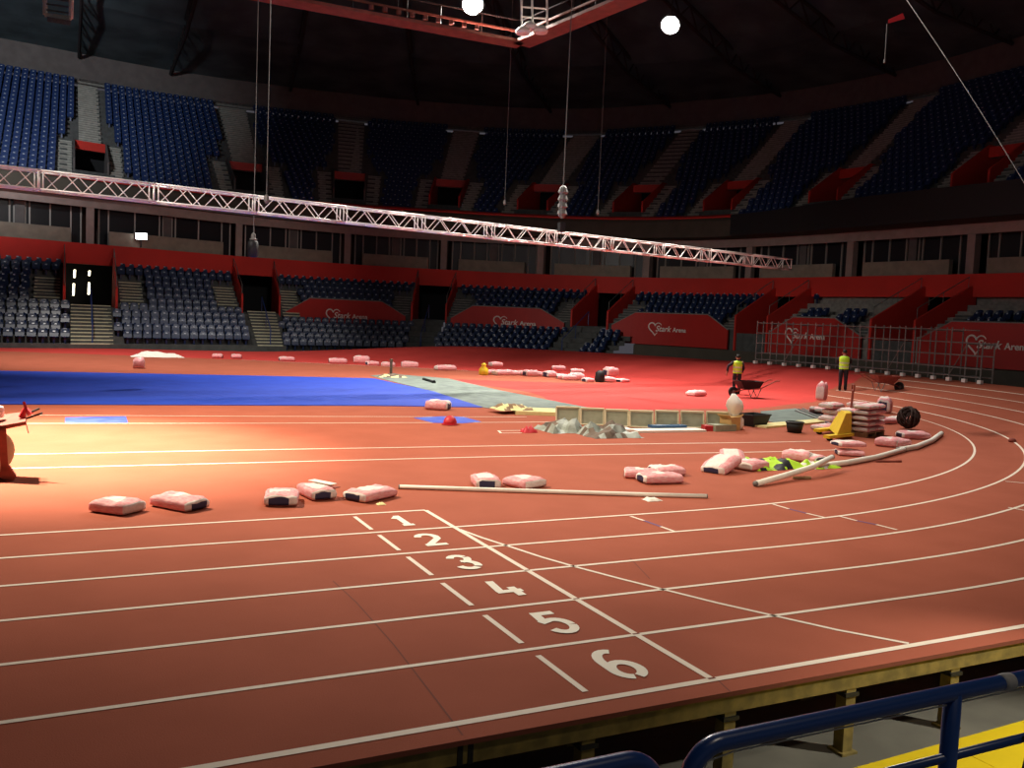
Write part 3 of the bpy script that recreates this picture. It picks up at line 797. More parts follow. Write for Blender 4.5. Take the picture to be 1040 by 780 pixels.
hang(615, 60, 607, 218, 45, .014, 'thin grey line hanging right of the chain hoist')
# chain hoist at the truss
p = Vector(at_depth(571.5, 205, 34.3)); t = thing('chain_hoist', 'bulky grey chain hoist holding the truss at its middle', 'hoist', p)
b = MB(); b.tube([p, Vector((p.x, p.y, 25.5))], .022, 6); b.build('chain', M_cable, t)
b = MB(); pp = []
for i in range(13):
    z = i*.09; pp.append((.13+.07*((i*5) % 3)/2, -.55+z))
b.lathe([(.05,-.62)]+pp+[(.04,.62)], p, 9); b.build('chain_bag', M_steel, t)
b = MB(); b.box((p.x, p.y, p.z-.95), (.22,.22,.34)); b.tube([p-Vector((0,0,1.1)), p-Vector((0,0,1.5))], .03, 6); b.build('motor', M_black, t)

# ---- aluminium box truss across the arena
TA, TB = Vector(at_depth(0, 184, 24)), Vector(at_depth(800, 268.5, 44.5)); TA.z = TB.z = TRZ
tdir = (TB-TA).normalized(); tsd = Vector((tdir.y, -tdir.x, 0)); TL = (TB-TA).length; T0 = TB-tdir*(math.ceil((TL+9)/3)*3)
truss = thing('box_truss', 'long aluminium box truss hung across the arena above the infield', 'truss', T0)
nsec = int(round((TB-T0).length/3)); hw, hz = .25, .25
for i in range(nsec):
    a = T0+tdir*3*i; e = a+tdir*3
    ch = MB()
    for sx in (-1, 1):
        for sz in (-1, 1): ch.tube([a+tsd*hw*sx+Vector((0,0,hz*sz)), e+tsd*hw*sx+Vector((0,0,hz*sz))], .03, 8)
    for q in (a+tdir*.06, e-tdir*.06):
        c4 = [q+tsd*hw*sx+Vector((0,0,hz*sz)) for sx, sz in ((-1,-1),(1,-1),(1,1),(-1,1))]
        for j in range(4): ch.tube([c4[j], c4[(j+1) % 4]], .022, 6)
    sec = ch.build('truss_section', M_alu, truss, True)
    lc = MB(); nd = 6; st_ = 2.76/nd
    for fi in range(4):
        for j in range(nd):
            x0, x1 = .12+j*st_, .12+(j+1)*st_; up0 = 1 if (j+fi) % 2 else -1
            def pt(x, s_):
                if fi == 0: return a+tdir*x-tsd*hw+Vector((0,0,hz*s_))
                if fi == 1: return a+tdir*x+tsd*hw+Vector((0,0,hz*s_))
                if fi == 2: return a+tdir*x+tsd*hw*s_+Vector((0,0,hz))
                return a+tdir*x+tsd*hw*s_-Vector((0,0,hz))
            lc.tube([pt(x0, -up0), pt(x1, up0)], .016, 5)
    o = lc.build('lacing', M_alu, None); 
    o.data.transform((parent_matrix(truss)).inverted()); o.parent = sec
# ================================================================== CORRIDOR TUBES, SMALL LAMP
for j, (px, py0, py1, d) in enumerate(((76, 274, 282, 2.6), (91, 275, 280, 2.6), (75, 288, 300, 2.6), (90.5, 287, 299, 2.6))):
    D = 57.6; a, c = at_depth(px, py0, D), at_depth(px-.5, py1, D); b = MB(); b.tube([a, c], .06, 6)
    tag(b.build('fluorescent_tube', M_tube), 'lit fluorescent tube in the left lower doorway, %s' % ['upper left','upper right','lower left','lower right'][j], 'lamp')
p = Vector(at_depth(143.5, 240, 58.5)); t = thing('small_floodlight', 'small lit floodlight on the suite ledge at left', 'lamp', p)
b = MB(); b.box(p+Vector((.03,.06,0)), (.75,.12,.46), 0, -.2); b.build('housing', M_black, t)
b = MB(); b.box(p+Vector((0,-.03,0)), (.66,.05,.38), 0, -.2); b.build('lens', M_lamp2, t)
b = MB(); b.tube([p+Vector((0,.1,-.2)), p+Vector((0,.1,-.7))], .04, 6); b.build('bracket', M_black, t)

# ================================================================== SACKS
def sack_mesh(seed, navy=True, white=.3, sidewhite=False):
    rnd = random.Random(seed); nx, ny, nz = 12, 8, 4; s = MB(); idx = {}
    def vid(i, j, k):
        key = (i, j, k)
        if key not in idx:
            x, y, z = 2*i/nx-1, 2*j/ny-1, 2*k/nz-1
            px, py = x, y
            pin = 1-.06*(1-abs(z))
            hgt = (1-abs(x)**6*.28)*(1-abs(y)**5*.42)
            cz = .5+.5*z*hgt if z > 0 else .5+.5*z*(1-.25*max(abs(x)**8, abs(y)**8))
            n1 = noise.noise(Vector((x*1.7+seed*3.1, y*1.5, z+seed)))*.10; n2 = noise.noise(Vector((x*4+seed, y*4, z*3)))*.05
            X = px*.5*(1-.04*abs(y)**4)*(1-.03*(z > .9)); Y = py*.5*(1-.05*abs(x)**5)*(1+.05*(1-z*z))
            Z = cz + (n1+n2)*(1 if z > -.5 else 0)*1.6
            s.v.append((X+n2*.15, Y+n1*.12, max(0, Z))); idx[key] = len(s.v)-1
        return idx[key]
    def face(a, b, c, d, m): s.f.append((a, b, c, d)); s.m.append(m)
    side = rnd.random() < .5
    for i in range(nx):
        for j in range(ny):
            u, v = (i+.5)/nx, (j+.5)/ny
            w = abs(u-.45) < white and abs(v-.55) < .28
            face(vid(i,j,nz), vid(i+1,j,nz), vid(i+1,j+1,nz), vid(i,j+1,nz), 1 if w else 0)
            face(vid(i,j,0), vid(i,j+1,0), vid(i+1,j+1,0), vid(i+1,j,0), 0)
    for i in range(nx):
        for k in range(nz):
            sw = 1 if sidewhite and 2 <= i <= 9 and k > 0 else 0; face(vid(i,0,k), vid(i+1,0,k), vid(i+1,0,k+1), vid(i,0,k+1), sw); face(vid(i,ny,k), vid(i,ny,k+1), vid(i+1,ny,k+1), vid(i+1,ny,k), sw)
    for j in range(ny):
        for k in range(nz):
            nv = navy and (2 <= j <= 6) and k < 3
            face(vid(0,j,k), vid(0,j,k+1), vid(0,j+1,k+1), vid(0,j+1,k), 2 if nv else 1)
            face(vid(nx,j,k), vid(nx,j+1,k), vid(nx,j+1,k+1), vid(nx,j,k+1), 2 if nv else 1)
    me = bpy.data.meshes.new('paper_sack'); me.from_pydata(s.v, [], s.f)
    for m in (M_pink, M_sackwhite, M_navy): me.materials.append(m)
    me.polygons.foreach_set('material_index', s.m); me.polygons.foreach_set('use_smooth', [True]*len(s.f)); me.update(); return me
SACKS = [sack_mesh(i, i % 4 != 3, (.3, .12, .42, .2)[i % 4]) for i in range(10)]
SACKS2 = [sack_mesh(70+i, False, .35, True) for i in range(3)]
SACKW = [sack_mesh(40+i, i % 2 == 0, .6) for i in range(3)]
def sack_obj(loc, rz, L, Wd, Hh, label, group=None, me=None, rx=0., ry=0.):
    o = bpy.data.objects.new('paper_sack', me or random.choice(SACKS)); C.objects.link(o)
    o.location = loc; o.rotation_euler = (rx, ry, rz); o.scale = (L, Wd, Hh); return tag(o, label, 'sack', group)
def sack_side(A, B, label, me=None, Wd=.42, Hh=.15, z=0., flip=False):     # A-B is the long bottom edge facing us
    a, b = G(*A), G(*B); t = (b-a); L = min(.72, max(.5, t.length)); c = (a+b)/2; t.normalize(); nrm = Vector((-t.y, t.x, 0))
    if nrm.dot(Vector((*CAM[:2], 0))-c) > 0: nrm = -nrm
    c = c+nrm*Wd/2; c.z = deck_z(c.x, c.y)+z
    return sack_obj(c, math.atan2(t.y, t.x), L, Wd, Hh, label, None, me)
def sack_end(A, B, label, me=None, L=.62, Hh=.15, z=0.):                    # A-B is the short end facing us
    a, b = G(*A), G(*B); t = b-a; Wd = min(.5, max(.36, t.length)); c = (a+b)/2; t.normalize(); nrm = Vector((-t.y, t.x, 0))
    if nrm.dot(Vector((*CAM[:2], 0))-c) > 0: nrm = -nrm
    c = c+nrm*L/2; c.z = deck_z(c.x, c.y)+z
    return sack_obj(c, math.atan2(nrm.y, nrm.x), L, Wd, Hh, label, None, me)
sack_side((89,520), (125,525), 'pink and white sack lying leftmost in the front row, white end to the right', SACKS[3], .40, .16)
sack_side((151,514), (188,521.5), 'pink sack with a navy end, second from the left in the front row', SACKS[1], .40, .16)
sack_end((268,515), (302,515), 'pink sack end-on with navy label, third from the left in the front row', SACKS[5], .55, .17)
sack_end((317,509.5), (342,507.5), 'pink sack with a torn flap on top, fourth from the left in the front row', SACKS[0], .60, .17)
sack_side((371,512), (404,504.5), 'sagging pink sack touching the left tip of the long white kerb tube', SACKS[8], .42, .15)
sack_end((483.5,497), (509,497), 'pink sack end-on with navy label, just behind the long kerb tube', SACKS[4], .52, .17)
sack_side((512,493.5), (531,497.5), 'small pink sack with a white end, right of the end-on sack behind the kerb tube', SACKS[3], .5, .15)
sack_side((634,486), (668,488), 'pink sack at the back left of the trio before the white tubes', SACKS[1], .42, .15)
sack_side((668,484), (697,483.5), 'pale-topped sack at the back right of the trio', SACKS[2], .42, .15)
sack_side((656,492.5), (695,491.5), 'pink sack with navy end lying in front of the trio', SACKS[5], .38, .16)
a = G(742, 481); sack_obj(a+Vector((0,.25,.05)), .45, .74, .46, .18, 'white-topped sack tilted over its neighbours, front of the group left of the lime vests', None, SACKW[0], .0, -.22)
a = G(752, 476); sack_obj(a+Vector((.1,.35,.04)), 1.0, .66, .44, .18, 'white-topped sack at the back of the group left of the lime vests', None, SACKW[2], 0, -.28)
a = G(770, 478); sack_obj(a+Vector((.0,.2,0)), .3, .6, .42, .17, 'pink sack with no white top, right end of the group left of the lime vests', None, SACKS[7])
sack_side((793,467.5), (822,470.5), 'large white-topped sack behind the lime vests', SACKW[1], .5, .2)
sack_end((826,471.5), (842,469), 'pink sack with a navy end, right of the white-topped sack behind the vests', SACKS[4], .5, .14)
sack_side((852,463), (879,464.5), 'pink sack under another, behind the bend of white tubes', SACKS[5], .45, .12)
sack_side((854,463), (880,463), 'white-topped sack lying on the one behind the bend of white tubes', SACKW[0], .42, .11, .18)
sack_side((890,453), (908,455), 'pink sack at the left of the three beside the curved tube', SACKS[3], .45, .2)
sack_side((909,455.5), (928,453), 'pink sack in front of the three beside the curved tube', SACKS[7], .45, .18)
sack_side((916,446), (948,447), 'long pink sack at the back of the three beside the curved tube', SACKS[1], .45, .18)
# pallet with a stack
g = G(884, 446); rzp = .35
pal = thing('pallet', 'wooden pallet under the tall block of stacked sacks', 'pallet', g+Vector((.45,.75,0)), rzp)
for dx in (-.5, 0, .5):
    b = MB(); b.box((dx, 0, .05), (.1, .8, .1)); o = b.build('bearer', M_wood, pal, world=False)
b = MB()
for j in range(5): b.box((0, -.36+.18*j, .115), (1.1, .1, .025))
b.build('deck_board', M_wood, pal, world=False)
R = Matrix.Rotation(rzp, 3, 'Z')
LAY = ['bottom','second','third','fourth','top']
for ly in range(5):
    for ix in (0, 1):
        for iy in (0, 1):
            if ly == 4 and iy == 1 and ix == 0: continue
            off = R @ Vector((-.27+.54*ix, -.21+.42*iy, 0)); p = pal.location+off; p.z = pal.location.z+.13+ly*.14
            me = SACKS2[ly % 3] if (ix == 0) else (SACKS[3+4*((ly+iy) % 2)] if ly % 2 else SACKS2[1])
            sack_obj(p, rzp+(0 if (ly+ix) % 2 else PI)+random.uniform(-.06,.06),   .53, .40, .118, '%s layer sack on the pallet stack, %s %s' % (LAY[ly], 'front' if iy == 0 else 'back', 'left' if ix == 0 else 'right'), 'sacks stacked on the pallet', me)
# heap left of the pallet
HEAP = [(846,440,.0,.2,'bottom of the heap against the yellow pallet truck'),(858,438,.0,.5,'bottom right of the heap left of the pallet'),(836,423,.0,.9,'leaning at the left end of the heap, white side up'),(852,437,.17,.3,'second layer of the heap left of the pallet, white label'),
        (855,436,.34,.35,'third layer of the heap left of the pallet'),(852,436,.50,.25,'on top of the heap left of the pallet'),(843,424,.10,.7,'behind the heap left of the pallet')]
for i, (px, py, z, rz, lab) in enumerate(HEAP):
    p = G(px, py); p.z += z; sack_obj(p+Vector((.32,.62,0)), rz, .62, .44, .15, 'pink sack '+lab, 'sacks heaped left of the pallet', (SACKS2[i % 3] if i in (1,2,3,5) else SACKS[3+4*(i % 2)]), 0, (.5 if i == 2 else 0))
p = G(836, 412); sack_obj(p+Vector((.2,.3,.15)), .4, .35, .3, .62, 'crumpled clear and pink sack standing behind the heap', None, SACKS[3])
for i, (px, py, lab) in enumerate(((905,431,'beside the dark bundle'),(917,430,'half under the dark bundle'),(903,420,'at the back right corner of the pallet'))):
    p = G(px, py); sack_obj(p+Vector((0,.2,0)), .3*i, .6, .42, .18 if i < 2 else .5, 'pink sack '+lab, 'sacks right of the pallet', SACKS[(i*2) % 10])
# far row of sacks
FAR = [(141,374,11,12,'upright pink sack by the blue mat edge at far left'),(221,363.5,10,5,'small sack alone on the far red strip'),(240,364,10,5,'small sack with a dark end on the far red strip'),
       (291,366.5,15,5,'sack left of the grey rod row'),(343,369,18,6,'low sack in the far row, left of the tall crumpled one'),(367,369,16,9,'tallest crumpled sack in the far row'),(378,371,12,5,'flat sack right of the tall crumpled one'),
       (394,372,14,5,'last flat sack touching the far white line'),(416,373,17,7,'lone sack before the gap in the far row'),(452,376,26,6,'long pale sack nearest the far heap')]
for i, (px, py, w, h, lab) in enumerate(FAR):
    p = G(px, py); D = proj([p])[0][2]; L = w*D/F
    sack_obj(p, random.uniform(-.3,.3), min(L,1.0), .45, h*D/F*.85, lab[0:1]+lab[1:], 'sacks along the far white line', random.choice(SACKW if i % 2 else SACKS))
HP = [(498,380,13,5,0),(507,381,12,6,0),(503,378,12,5,6),(514,381,12,6,0),(521,381,10,5,0),(529,381,9,5,0),(539,382,14,7,0),(547,382,10,5,0),(558,383,11,7,0),(568,383,13,4,0),(567,381,13,5,5),(572,385,13,5,0),
      (578,386,13,6,0),(585,386,14,8,0),(586,385,13,5,6),(597,388,9,5,0),(618,388,12,6,0),(620,386,13,10,4),(632,388,12,4,0)]
for i, (px, py, w, h, up_) in enumerate(HP):
    p = G(px, py); D = proj([p])[0][2]; p.z += up_*D/F
    where = 'left' if px < 535 else ('middle' if px < 592 else 'right')
    sack_obj(p, random.uniform(-.5,.5), w*D/F*1.05, .45, h*D/F*.9, 'pink and white sack in the %s part of the long heap on the red floor' % where, 'sacks in the %s part of the far heap' % where, random.choice(SACKS+SACKW))
p = G(707, 402); sack_obj(p, .2, .7, .45, .2, 'pale empty sack alone on the red floor left of the worker', None, SACKW[1])
sack_side((431,416), (453,417.5), 'white and pink sack on the tip of the blue mat', SACKW[2], .5, .26)
# flap on the torn sack
p = G(330, 508); b = MB(); b.box(p+Vector((.05,.35,.185)), (.12,.45,.012), 0, .5); b.box(p+Vector((.12,.12,.16)), (.10,.22,.012), 1, .6)
tag(b.build('sack_flap', [M_paper, M_rust]), 'torn strip of paper lying on the fourth front sack', 'paper scrap')

# ================================================================== KERB TUBES AND LITTER
def tube_ground(pts, r, m, name, label, cat, dz=None):
    t = thing(name, label, cat, G(*pts[0]))
    b = MB(); P = [G(x, y, dz[i] if dz else 0)+Vector((0,0,r)) for i, (x, y) in enumerate(pts)]; b.tube(P, r, 10, 0, True); b.build('tube', m, t, True)
    for q, w_ in ((P[0], P[1]), (P[-1], P[-2])):
        d = (w_-q).normalized(); b = MB(); b.tube([q-d*.004, q+d*.012], r*1.03, 10); b.build('end_cap', M_steel, t, True)
    return t
tube_ground([(405,496.5),(480,499),(560,501.5),(640,504),(718,506)], .032, M_kerb, 'kerb_tube', 'longest straight white kerb tube lying across the front of the infield', 'kerb tube')
tube_ground([(767,494.5),(800,485),(825,477),(845,467)], .05, M_kerb, 'kerb_tube', 'straight white kerb tube slanting beside the lime vests', 'kerb tube', (.0, .05, .12, .19))
tube_ground([(830,476),(858,473),(890,467),(918,459)], .055, M_kerb, 'kerb_tube', 'gently curved white kerb tube between the slanting tube and the sacks', 'kerb tube')
tube_ground([(912,459.5),(930,456.5),(946,450),(956,442.5)], .06, M_kerb, 'kerb_tube', 'short curved kerb tube rising at the right end', 'kerb tube')
def stick(A, B, r, m, name, label, cat):
    b = MB(); a, c = G(*A), G(*B); b.tube([a+Vector((0,0,r)), c+Vector((0,0,r))], r, 8); d = (c-a).normalized(); b.tube([c-d*.12+Vector((0,0,r)), c+Vector((0,0,r))], r*1.4, 8)
    return tag(b.build(name, m), label, cat)
stick((805,486.5), (823,487), .025, M_wood, 'wooden_stick', 'short wooden stick under the slanting kerb tube', 'stick')
stick((889,469.5), (915,469.5), .02, M_rust, 'rusty_rod', 'rusty rod in front of the curved kerb tube', 'rod')
def crumple(name, c, sx, sy, sz, m, label, cat, seed, n=14, m2=None, smooth=True):
    b = MB(); vid = []
    for j in range(n+1):
        for i in range(n+1):
            u, v = 2*i/n-1, 2*j/n-1; e = max(0, 1-max(abs(u), abs(v))**3)
            h = max(.05, .40+.55*noise.noise(Vector((u*1.5+seed, v*1.5, seed)))-.35*abs(noise.noise(Vector((u*3.1, v*3.1+seed, 3)))) + .12*noise.noise(Vector((u*6, v*6+seed, 0))))
            b.v.append((c[0]+u*sx/2*(1+.15*noise.noise(Vector((v*2, seed, 1)))), c[1]+v*sy/2*(1+.2*noise.noise(Vector((u*2, seed, 5)))), c[2]+.004+e*h*sz*1.4))
    for j in range(n):
        for i in range(n):
            o = j*(n+1)+i; b.f.append((o, o+1, o+n+2, o+n+1)); b.m.append(1 if (m2 and noise.noise(Vector((i*.35, j*.35+seed, 2))) > .05) else 0)
    base = [j*(n+1) for j in range(n+1)]
    o = b.build(name, [m, m2] if m2 else m, None, smooth)
    return tag(o, label, cat)
g = G(662, 508); crumple('plastic_scrap', g, .25, .2, .07, M_paper, 'small white plastic scrap by the long kerb tube', 'scrap', 3, 8)
g = G(387, 512.5); crumple('paper_scrap', g, .12, .10, .04, M_foam, 'yellow paper scrap under the sagging sack', 'scrap', 5, 6)
g = G(790, 474); crumple('safety_vest', g+Vector((-.12,.1,0)), 1.3, .9, .24, M_vest, 'crumpled lime safety vest with black lining left of the slanting tube', 'vest', 11, 18, M_black)
g = G(815, 475); crumple('safety_vest', g+Vector((.38,.02,0)), .8, .5, .15, M_vest, 'lime safety vest with white stripe spilling under the slanting tube', 'vest', 15, 16, M_paper)
g = G(160, 362.5); crumple('paper_sheet', g, 2.4, .8, .35, M_paper, 'white folded sheet on the far red strip at left', 'sheet', 8, 10)
# red litter
for (px, py, r, nm, lab, cat) in ((537,439,.16,'work_helmet','red crumpled bag lying upright before the tarp heap','bag'),(457,431.5,.16,'work_helmet','red helmet on the lozenge blue patch','helmet')):
    g = G(px, py); b = MB()
    if px == 457:
        b.lathe([(r,.03),(r*1.0,.08),(r*.8,.16),(r*.4,.21),(.02,.225)], g, 14); o = b.build(nm, M_redplastic, None, True); b2 = MB()
        t = thing('work_helmet', lab, cat, g); o.name = 'shell'; o.data.transform(Matrix.Translation(-g)); o.parent = t
        b2.lathe([(r*1.25,.012),(r*1.25,.03),(r*.95,.035)], g, 14); b2.build('brim', M_redplastic, t)
    else: crumple('red_bag', g, .34, .3, .22, M_redplastic, lab, cat, 21, 8)
g = G(1028, 449); b = MB(); b.lathe([(.08,0),(.1,.03),(.08,.08),(.03,.1)], g, 10); tag(b.build('rubber_plug', M_rust, None, True), 'small dark plug lying between lanes at far right', 'plug')
g = G(431, 519); b = MB(); b.box(g+Vector((0,0,.01)), (.18,.03,.02), 0, .4); b.build if False else None
# tarp heap
g = G(580, 440); crumple('tarpaulin', g+Vector((0,.5,0)), 1.02, 1.1, .46, M_tarp, 'grey crumpled tarpaulin, left half of the tarp heap', 'tarpaulin', 31, 8, M_tarp2, False)
g = G(629, 445); crumple('tarpaulin', g+Vector((0,.5,0)), 1.3, 1.1, .40, M_tarp2, 'brown and grey tarpaulin, right half of the tarp heap', 'tarpaulin', 36, 9, M_tarp, False)
# frame panels (low crates)
CR = [(577,431),(602,432.5),(627,434),(652,435),(678,435),(704,435.5),(730,436)]
_cr = G(*CR[-1])-G(*CR[0]); CRZ = math.atan2(_cr.y, _cr.x)
for i, (px, py) in enumerate(CR):
    g = G(px, py); t = thing('framed_panel', 'grey panel with pale rim, %s from the left in the row behind the tarps' % NTH[i+1], 'panel', g, CRZ, 'grey framed panels in the low row')
    b = MB(); b.hexa([(-.29,.06,.0),(.29,.06,.0),(.29,.10,.0),(-.29,.10,.0),(-.29,.16,.40),(.29,.16,.40),(.29,.20,.40),(-.29,.20,.40)]); b.build('board', M_crate, t, world=False)
    b = MB(); c4 = [(-.29,.06,.02),(.29,.06,.02),(.29,.16,.41),(-.29,.16,.41)]
    b.tube([Vector(c4[0]),Vector(c4[1])], .022, 6); b.tube([Vector(c4[1]),Vector(c4[2])], .022, 6); b.tube([Vector(c4[2]),Vector(c4[3])], .03, 6); b.tube([Vector(c4[3]),Vector(c4[0])], .022, 6); b.build('rim', M_rim, t, world=False)
    for sx in (-.22, .22): b = MB(); b.tube([Vector((sx,.26,.35)), Vector((sx,.5,.01))], .018, 5); b.build('prop', M_rim, t, world=False)
def slab(A, B, wd, th, m, name, label, cat, z=0., tilt=0.):
    a, c = G(*A), G(*B); d = c-a; L = d.length; mid = (a+c)/2; mid.z += th/2+z; b = MB(); rz = math.atan2(d.y, d.x)
    for sx in (-1, 0, 1): b.box(mid+Vector((math.cos(rz), math.sin(rz), 0))*sx*L/3, (L/3-.004, wd, th), 0, rz)
    return tag(b.build(name, m), label, cat)
slab((522,419), (596,421.5), 1.1, .10, M_foam, 'foam_sheet', 'pale yellow foam sheet left of the framed panels', 'foam sheet')
g = G(527, 420); crumple('foam_offcut', g+Vector((-.1,.2,.10)), 1.1, .8, .22, M_foam, 'crumpled yellow foam offcuts at the left end of the foam sheet', 'foam', 44, 10, M_wood)
slab((770,434), (838,428), .5, .05, M_foam, 'foam_sheet', 'yellow foam strip slanting behind the black bucket', 'foam sheet')
slab((600,437), (640,437.5), .5, .06, M_paper, 'white_board', 'white board lying right of the tarp heap before the framed panels', 'board')
slab((643,438.5), (712,437.5), .45, .05, M_paper, 'white_board', 'white board lying before the middle framed panels under the blue bar', 'board')
slab((660,436.5), (695,436), .22, .06, M_blueplastic, 'blue_bar', 'dark blue bar on the middle white board', 'bar', .055)
slab((714,437), (722,437.2), .3, .13, M_redplastic, 'red_block', 'small red block left of the cardboard box', 'block')
slab((722,437.5), (743,437), .35, .16, M_crate, 'grey_crate', 'long grey crate beside the cardboard box', 'crate')
g = G(748, 437.5); t = thing('cardboard_box', 'open cardboard box between the grey crate and the white bag', 'box', g, .3)
b = MB(); b.box((0,.2,.17), (.42,.34,.34)); b.build('body', M_card, t, world=False); b = MB(); b.box((-.27,.2,.36), (.16,.34,.012), 0, 0, Matrix.Rotation(.5, 3, 'Y')); b.box((.27,.2,.36), (.16,.34,.012), 0, 0, Matrix.Rotation(-.5, 3, 'Y')); b.build('flap', M_card, t, world=False)
g = G(756, 437); t = thing('rubbish_bag', 'tall white rubbish bag standing behind the cardboard box', 'bag', g, 0.)
b = MB(); rings = []
for i, (r, z) in enumerate(((.15,0),(.21,.10),(.20,.26),(.13,.36),(.17,.44),(.23,.58),(.20,.72),(.12,.80),(.05,.90))):
    rings.append([(r*math.cos(2*PI*j/14)*(1+.35*noise.noise(Vector((j*.9,i*.9,2))))-.02*i, .3+r*math.sin(2*PI*j/14)*(1+.35*noise.noise(Vector((j*.9,i*.9,7)))), z) for j in range(14)])
b.loft(rings); b.build('bag_body', M_paper, t, True, world=False); b = MB(); b.tube([Vector((-.14,.25,.38)),Vector((0,.14,.39)),Vector((.12,.24,.38))], .03, 6); b.build('tie', M_navy, t, world=False)
def open_tub(name, g, r0, r1, h, m, label, cat, sq=False, rz=0.):
    t = thing(name, label, cat, g, rz); n = 4 if sq else 16; b = MB(); off = PI/4 if sq else 0
    ring = lambda r, z: [(r*math.cos(2*PI*j/n+off)*(1.3 if sq else 1), r*math.sin(2*PI*j/n+off), z) for j in range(n)]
    b.loft([ring(r0,0), ring(r1,h), ring(r1-.03,h), ring(r0-.03,.04)]); b.build('tub', m, t, not sq, world=False)
    b = MB(); R_ = ring(r1, h); b.tube([Vector(p) for p in R_], .02, 6, 0, True, True); b.build('rim', m, t, world=False)
    return t
open_tub('storage_crate', G(771, 434)+Vector((.1,.35,0)), .30, .40, .30, M_black, 'dark storage crate right of the white rubbish bag', 'crate', True, .2)
t = open_tub('bucket', G(811, 440)+Vector((0,.15,0)), .17, .22, .26, M_black, 'black bucket on the track left of the pallet truck', 'bucket')
b = MB(); b.tube([Vector((.22*math.cos(a), .02, .26+.02*math.sin(a)-.01)) for a in np.linspace(0, PI, 8)], .008, 5); b.build('handle', M_steel, t, world=False)
# rods pointing to the heap
for i, (A, B) in enumerate((((808,418),(842,431)),((811,416.5),(845,429)),((815,416),(842,426)))):
    stick(A, B, .03, M_steel, 'steel_tube', '%s of the three grey tubes pointing at the sack heap' % ['nearest','middle','farthest'][i], 'tube')
# junk near the membrane
g = G(398, 383); crumple('loose_offcut', g, 1.2, .8, .18, M_foam, 'pale offcut on the far tip of the grey membrane', 'scrap', 50, 8, M_tarp2)
stick((430,386), (441,389.5), .05, M_black, 'dark_bar', 'dark bar lying on the grey membrane', 'bar'); stick((397.4,377), (397.6,382), .06, M_tarp2, 'short_post', 'short dark post at the far tip of the membrane', 'post') if False else None
g = G(397, 381); b = MB(); b.lathe([(.14,0),(.14,.05),(.06,.08),(.06,.62),(.08,.66),(.02,.68)], g, 10); tag(b.build('short_post', M_tarp2), 'short dark post standing at the far tip of the membrane', 'post')
g = G(491, 381); b = MB(); b.lathe([(.18,0),(.22,.07),(.20,.27),(.08,.42),(.13,.48),(.03,.54)], g, 12); tag(b.build('yellow_sack', M_yellow, None, True), 'tied yellow bag at the left end of the far heap', 'bag')
g = G(609, 388); b = MB(); b.lathe([(.16,0),(.21,.08),(.20,.40),(.12,.48),(.04,.50)], g, 12); tag(b.build('dark_drum', M_black, None, True), 'dark drum between the far heap and its right end', 'drum')

# dark bundle (wire and netting) right of pallet
g = G(928, 437); b = MB()
for i in range(26):
    a0 = random.uniform(0, PI); rr = random.uniform(.16,.32); ax = Vector((random.uniform(-1,1), random.uniform(-1,1), random.uniform(-.3,.3))).normalized(); e1 = ax.orthogonal().normalized(); e2 = ax.cross(e1)
    c_ = g+Vector((0,.2,.33)); b.tube([c_+(e1*math.cos(2*PI*j/14)*rr+e2*math.sin(2*PI*j/14)*rr*.9) for j in range(14)], .02, 5, 0, True, True)
tag(b.build('wire_bundle', M_mesh), 'dark tangled wire bundle right of the pallet stack', 'bundle')

# ---- pallet truck
g = G(858, 446); ptr = thing('pallet_truck', 'yellow hand pallet truck with forks pointing left', 'pallet truck', g)
for A, B in (((829,441.3),(855,438)),((839,448),(864,445.2))):
    a, c = G(*A), G(*B); d = (c-a).normalized(); b = MB(); beam_between(b, a+Vector((0,0,.10)), c+Vector((0,0,.10)), .16, .07); b.build('fork', M_yellow, ptr)
    b = MB(); Mr = Matrix.Rotation(PI/2, 3, 'X'); b.lathe([(.05,-.05),(.05,.05)], a+d*.15+Vector((0,0,.05)), 10, 0, Mr); b.build('roller', M_black, ptr)
a, c = G(855,438), G(864,445.2); m_ = (a+c)/2; b = MB(); n_ = (c-a).normalized(); f_ = (G(829,441.3)-a).normalized()
b.loft([[a+Vector((0,0,.05)), c+Vector((0,0,.05)), c+f_*.75+Vector((0,0,.12)), a+f_*.75+Vector((0,0,.12))], [a.lerp(c,.25)+Vector((0,0,.62)), a.lerp(c,.95)+Vector((0,0,.62)), a.lerp(c,.95)+f_*.32+Vector((0,0,.62)), a.lerp(c,.25)+f_*.32+Vector((0,0,.62))]])
b.build('body', M_yellow, ptr)
b = MB(); b.tube([m_-f_*.15+Vector((0,0,.3)), m_-f_*.22+Vector((0,0,1.12))], .03, 8); b.build('steering_pole', M_rust, ptr)
b = MB(); q = m_-f_*.22+Vector((0,0,1.12)); b.tube([q-n_*.16+Vector((0,0,.14)), q-n_*.16, q+n_*.16, q+n_*.16+Vector((0,0,.14))], .02, 6); b.tube([q-n_*.16+Vector((0,0,.14)), q+n_*.16+Vector((0,0,.14))], .02, 6); b.build('handle', M_rust, ptr)
b = MB(); b.lathe([(.09,-.06),(.09,.06)], m_-f_*.15+Vector((0,0,.09)), 12, 0, Matrix.Rotation(PI/2, 3, 'X')); b.build('steering_wheel', M_black, ptr)

